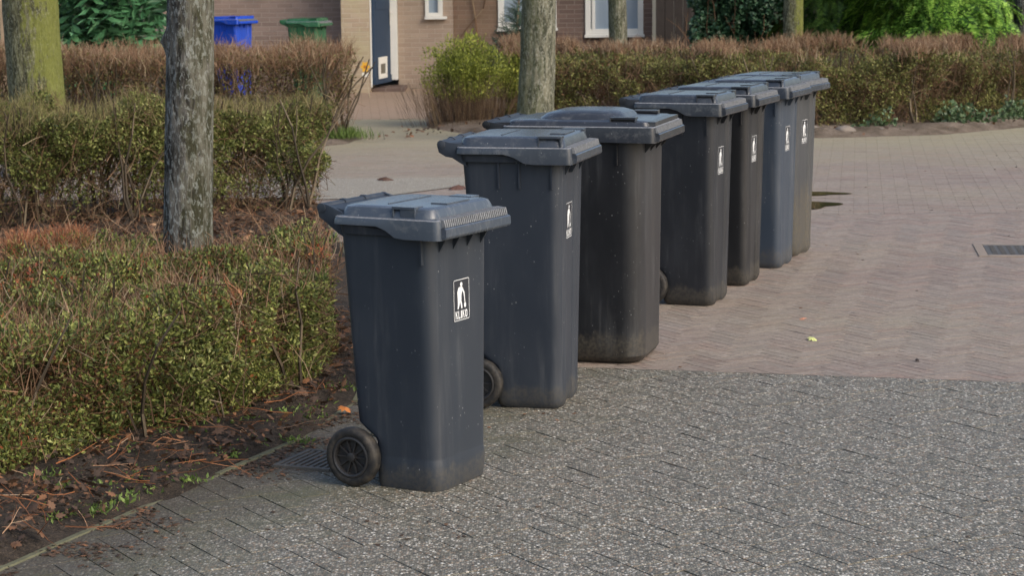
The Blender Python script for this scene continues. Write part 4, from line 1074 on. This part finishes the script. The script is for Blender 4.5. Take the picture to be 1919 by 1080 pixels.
# ------------------------------------------------------------------ ground furniture
iron = mat_plain('cast_iron', (.075, .07, .062), .6, .45, 25, .5)
root = empty('gully_grate', (-.665, 7.36, .0)); root.scale = (.78, .78, 1); root.rotation_euler = (0, 0, R(68)); tag(root, 'iron gully grate with slots behind the nearest bin wheel', 'drain grate')
m = MB(); m.box(-.17, .17, -.15, -.128, -.01, .010); m.box(-.17, .17, .128, .15, -.01, .010); m.box(-.17, -.148, -.1275, .1275, -.01, .010); m.box(.148, .17, -.1275, .1275, -.01, .010)
m.build('frame', iron, root, smooth=False, bevel=.003)
m = MB()
for i in range(8): yy = -.112 + i * .032; m.box(-.1475, .1475, yy - .008, yy + .008, -.008, .008)
m.build('bars', iron, root, smooth=False, bevel=.003)
root = empty('drain_cover', (3.02, 12.66, 0)); root.rotation_euler = (0, 0, R(-8)); tag(root, 'square grey metal drain cover with a pale frame in the brick paving', 'drain cover')
m = MB(); m.box(-.30, -.245, -.28, .28, -.01, .006); m.box(.245, .30, -.28, .28, -.01, .006); m.box(-.2445, .2445, .225, .28, -.01, .006); m.box(-.2445, .2445, -.28, -.225, -.01, .006)
m.build('frame', mat_plain('pale_concrete', (.23, .19, .155), .9, .2, 20), root, smooth=False, bevel=.003)
m = MB(); m.box(-.243, .243, -.223, .223, -.01, .005)
for i in range(9):
    for j in range(8): m.box(-.215 + i * .05, -.185 + i * .05, -.19 + j * .05, -.17 + j * .05, .0052, .008)
m.build('lid', iron, root, smooth=False, bevel=.0012)

# ------------------------------------------------------------------ litter, weeds, single leaves
litter_m = mat_leaves('fallen_leaves', [(0, (.025, .018, .012)), (.4, (.06, .038, .026)), (.7, (.11, .062, .036)), (.92, (.22, .10, .045)), (1, (.36, .23, .13))], .1, .7, 2)
OAK = [(0, 0), (.05, .12), (.22, .10), (.18, .28), (.40, .34), (.24, .48), (.34, .66), (.14, .68), (.12, .86), (0, 1.0)]
oak = OAK + [(-x, y) for x, y in OAK[-2:0:-1]]
def leaf_cards(name, pts, size, mat, flat=.35, kind='stuff', curl=.25):
    n = len(pts); tv = np.array([(x, -curl * (abs(x) * .9 + (y - .5) ** 2), y) for x, y in oak]); c_ = np.array([[0, -.02, .5]])
    tv = np.concatenate([tv, c_]); m_ = len(oak); tf = np.array([(i, (i + 1) % m_, m_) for i in range(m_)])
    a = rng.uniform(0, 2 * math.pi, n); d = np.column_stack([np.cos(a), np.sin(a), rng.normal(0, flat, n)])
    up = np.column_stack([rng.normal(0, flat, n), rng.normal(0, flat, n), np.ones(n)])
    d = unit(d); u = unit(np.cross(d, up)); w = np.cross(u, d); L = np.broadcast_to(size, (n,))[:, None, None]
    v = pts[:, None] + (tv[None, :, 0:1] * u[:, None] + tv[None, :, 1:2] * w[:, None] + tv[None, :, 2:3] * d[:, None]) * L
    f = (tf[None] + (np.arange(n) * len(tv))[:, None, None]).reshape(-1, 3)
    o = link(name, np_mesh(name, v.reshape(-1, 3), f, [mat])); 
    if kind: tag(o, kind=kind)
    return o
def rand_in(poly, n, z=(.0, .03)):
    P = []; got = 0; lo = np.min(poly, axis=0); hi = np.max(poly, axis=0)
    while got < n:
        p = rng.uniform(lo, hi, (n * 3, 2)); p = p[in_poly(p, poly)]; P.append(p); got += len(p)
    p = np.concatenate(P)[:n]; return np.column_stack([p, rng.uniform(z[0], z[1], n)])
bedA = [(-2.6, 4.6), (-1.83, 5.25), (-1.50, 6.055), (-1.28, 6.571), (-1.03, 7.172), (-0.81, 7.70), (-.68, 8.4), (-.66, 9.3), (-.80, 10.6), (-2.3, 10.6), (-3.6, 8)]
bedB = [(-2.9, 10.2), (-.9, 10.2), (-1.0, 12.6), (-1.28, 14.4), (-1.38, 15.5), (-4.0, 13.8)]
pA = rand_in(bedA, 26000, (.02, .055)); pA = pA[vnoise(pA, 6) + .5 * rng.random(len(pA)) > .62]
pB = rand_in(bedB, 11000, (.02, .05)); pC = rand_in([(-1.45, 20.9), (-.4, 21.7), (.6, 21.0), (2.9, 20.95), (4.2, 21.25), (6, 22.9), (6, 23.4), (3.2, 21.7), (0, 22.6), (-.9, 23.2)], 420, (.02, .07))
pts = np.concatenate([pA, pB, pC]); o = leaf_cards('leaf_litter', pts, (.010 + .042 * rng.random(len(pts)) ** 2.0) * np.where(pts[:, 1] > 12, 1.3, 1), litter_m, .5); tag(o, 'brown fallen leaves lying on the soil under the hedges', 'fallen leaves')
# dark crumbs of leaf mould swept along the kerb and on the paving
kp = []
for (p, q) in zip(KERB[1:6], KERB[2:7]):
    n = 700; t = rng.random(n)[:, None]; base = np.array(p) * (1 - t) + np.array(q) * t; nv = np.array([q[1] - p[1], -(q[0] - p[0])]); nv = nv / np.linalg.norm(nv)
    kp.append(base + nv * np.abs(rng.normal(.02, .11, n))[:, None] + rng.normal(0, .03, (n, 2)))
kp = np.concatenate(kp); kp = np.column_stack([kp, rng.uniform(.002, .006, len(kp))]); kp = kp[vnoise(kp, 7) > .48]
more = rand_in([(-1.3, 5.9), (-.2, 5.9), (.3, 7.3), (.3, 8.9), (-.5, 8.9), (-.75, 7.7)], 260, (.002, .005)); more = more[vnoise(more, 2.3) > .5]
sp_ = rand_in([(-1.0, 5.6), (2.0, 5.6), (2.6, 8.6), (6, 20), (0, 20), (.4, 9)], 160, (.003, .005))
kp = np.concatenate([kp, more, sp_]); o = leaf_cards('leaf_crumbs', kp, rng.uniform(.006, .026, len(kp)), mat_leaves('leaf_mould', [(0, (.03, .02, .013)), (.7, (.07, .042, .026)), (1, (.20, .09, .04))], 0, .8), .2); tag(o, 'crumbled dark leaf bits swept along the kerb and over the paving', 'leaf bits')
# fallen twigs
tw = rand_in(bedA, 1500, (.02, .06)); d = rng.normal(size=tw.shape) * (1, 1, .12); L = .05 + .26 * rng.random(len(tw)) ** 2
o = link('fallen_twigs', twig_mesh('fallen_twigs', tw, d, L, .8, mat_twigs('twigs_rust', [(0, (.07, .04, .025)), (.45, (.20, .085, .04)), (.8, (.34, .13, .05)), (1, (.40, .30, .2))]))); tag(o, 'red-brown fallen twigs scattered over the soil by the kerb', 'twigs', kind='stuff')
# weeds: small clumps of grass blades and round leaves
def weeds(name, centres, mat, label, blade=(.03, .08), n=26, flat=.6, wd=.16):
    P = []; D = []; L = []
    for (x, y, r) in centres:
        q = np.column_stack([rng.normal(x, r, n), rng.normal(y, r, n), np.full(n, .015)]); P.append(q); D.append(np.column_stack([rng.normal(0, flat, (n, 2)), np.ones(n)])); L.append(rng.uniform(*blade, n))
    P = np.concatenate(P); D = np.concatenate(D); L = np.concatenate(L)
    v, f = scatter(LEAF_V, LEAF_F, P, D, L, L * wd + .002); o = link(name, np_mesh(name, v, f, [mat])); tag(o, label, 'weeds', kind='stuff')
gm = mat_leaves('weed_green', [(0, (.05, .07, .02)), (.5, (.10, .16, .035)), (1, (.20, .27, .07))], .3)
c1 = [(-1.12, 7.25, .04), (-1.0, 7.42, .03), (-.95, 7.6, .05), (-.87, 7.85, .04), (-1.2, 6.9, .03), (-1.30, 6.63, .035), (-.83, 8.2, .05), (-.78, 8.0, .04), (-1.42, 6.55, .03), (-.9, 8.5, .05), (-1.15, 7.9, .05), (-1.3, 7.6, .04), (-1.5, 7.0, .04), (-.72, 8.6, .05), (-1.0, 8.3, .05), (-.77, 7.62, .03), (-1.08, 7.02, .03)] + [(q[0], q[1], .05) for q in rand_in([(-1.6, 6.0), (-1.3, 6.6), (-.85, 7.75), (-.7, 8.6), (-.9, 8.9), (-1.5, 7.6), (-1.9, 6.8)], 34)]
weeds('weeds', c1, gm, 'small bright green weeds and grass tufts along the kerb', (.012, .032), 40, .9, .35)
c2 = [(-.95 + rng.normal(0, .06), 8.75 + rng.normal(0, .12), .06) for _ in range(6)] + [(-1.15, 8.2, .05), (-1.3, 8.0, .04)]
weeds('tall_grass', c2, mat_leaves('grass_olive', [(0, (.08, .10, .02)), (1, (.26, .28, .07))], .3), 'longer grass blades growing out of the foot of the front hedge', (.08, .20), 40, .45, .03)
c3 = [(-1.60 + rng.normal(0, .12), 21.3 + rng.normal(0, .12), .07) for _ in range(14)]
weeds('grass_tuft', c3, gm, 'green grass tuft at the right end of the twiggy hedge by the path', (.05, .16), 50, .4, .05)
# ground ivy and stones at the hedge foot
p = rand_in([(2.9, 21.45), (4.2, 21.6), (5.6, 22.8), (5.4, 23.1), (4.0, 22.0), (3.0, 21.8)], 5200, (.03, .30)); p = p[vnoise(p * (1, 1, 0), 2.6) + .25 * rng.random(len(p)) > .42 + p[:, 2] * 1.5 + .12]; L = rng.uniform(.03, .055, len(p))
v, f = scatter(LEAF_V, LEAF_F, p, rng.normal(size=p.shape) * .6 + (0, -.5, .4), L, L * .9, L * .3); o = link('ground_ivy', np_mesh('ground_ivy', v, f, [mat_leaves('ground_ivy_leaves', [(0, (.03, .05, .02)), (.6, (.07, .12, .05)), (1, (.22, .28, .18))], .1, .4)])); tag(o, 'greyish ground ivy creeping along the foot of the long hedge', 'ivy', kind='stuff')
def one_leaf(name, x, y, size, col, label, flat=.25, curl=.6, z=.008):
    k_ = NT(name + '_colour'); mt = k_.out(col, .6, .3)
    o = leaf_cards(name, np.array([[0., 0., 0.]]), size, mt, flat, None, curl); o.location = (x, y, z); tag(o, label, 'fallen leaf')
one_leaf('fallen_leaf', 1.369, 9.66, .075, (.55, .58, .22), 'pale yellow-green fallen leaf alone on the brick paving')
one_leaf('fallen_leaf', 1.365, 10.27, .04, (.50, .24, .15), 'small pinkish fallen leaf on the brick paving beyond the yellow one')
one_leaf('fallen_leaf', 1.719, 9.12, .03, (.03, .02, .015), 'tiny dark leaf on the brick paving nearest the grey paving edge', .5)
one_leaf('fallen_leaf', -.911, 17.2, .15, (.06, .03, .02), 'curled dark brown leaf on the pale strip across the path', .3, .9, .03)
one_leaf('fallen_leaf', -.47, 16.45, .17, (.07, .03, .022), 'curled brown leaf on the bricks just behind the nearest bin lid', .4, .9, .04)
one_leaf('fallen_leaf', -.66, 8.17, .07, (.45, .16, .04), 'orange fallen leaf on the soil beside the nearest bin', .3, .5, .04)

# rough pale stones at the foot of the long hedge
stone_m = mat_plain('pale_stone', (.20, .17, .14), .9, .3, 9)
for i, (x, y, r) in enumerate(((2.62, 21.55, .10), (2.95, 21.42, .13), (3.28, 21.36, .12), (3.62, 21.40, .09), (2.35, 21.75, .08), (4.75, 22.1, .08))):
    bm = bmesh.new(); bmesh.ops.create_icosphere(bm, subdivisions=3, radius=1.0)
    for v_ in bm.verts:
        q = np.array([[v_.co.x + i * 3, v_.co.y, v_.co.z]]); f_ = .75 + .5 * float(vnoise(q, 1.6)[0]) + .12 * float(vnoise(q, 6)[0])
        v_.co = Vector((v_.co.x * r * f_ * 1.2, v_.co.y * r * f_, v_.co.z * r * f_ * .55)) * .8
    me = bpy.data.meshes.new('stone'); bm.to_mesh(me); bm.free(); me.materials.append(stone_m)
    for p_ in me.polygons: p_.use_smooth = True
    o = link('stone', me, loc=(x, y, r * .25)); o.rotation_euler = (0, 0, i * 1.3)
    tag(o, 'rough pale stone in the soil at the foot of the long hedge', 'stone', 'pale stones along the foot of the long hedge')

# low brushwood and weeds in the gap between the two left hedges
tw = rand_in([(-3.3, 10.3), (-1.0, 10.9), (-1.15, 13.6), (-1.35, 15.2), (-3.4, 13.4)], 2200, (.01, .05)); d = rng.normal(size=tw.shape) * (1, 1, .35) + (0, 0, .35); L = .06 + .22 * rng.random(len(tw)) ** 2
o = link('brushwood', twig_mesh('brushwood', tw, d, L, .9, mat_twigs('brush_rust', [(0, (.06, .035, .022)), (.5, (.17, .085, .045)), (1, (.34, .24, .15))]))); tag(o, 'dead brown brushwood on the soil between the two left hedges', 'twigs', kind='stuff')
weeds('ground_weeds', [(q[0], q[1], .09) for q in rand_in([(-3.3, 10.3), (-1.0, 10.9), (-1.15, 13.6), (-3.4, 13.4)], 46)], gm, 'low green weeds between the two left hedges', (.02, .07), 34, .8, .3)
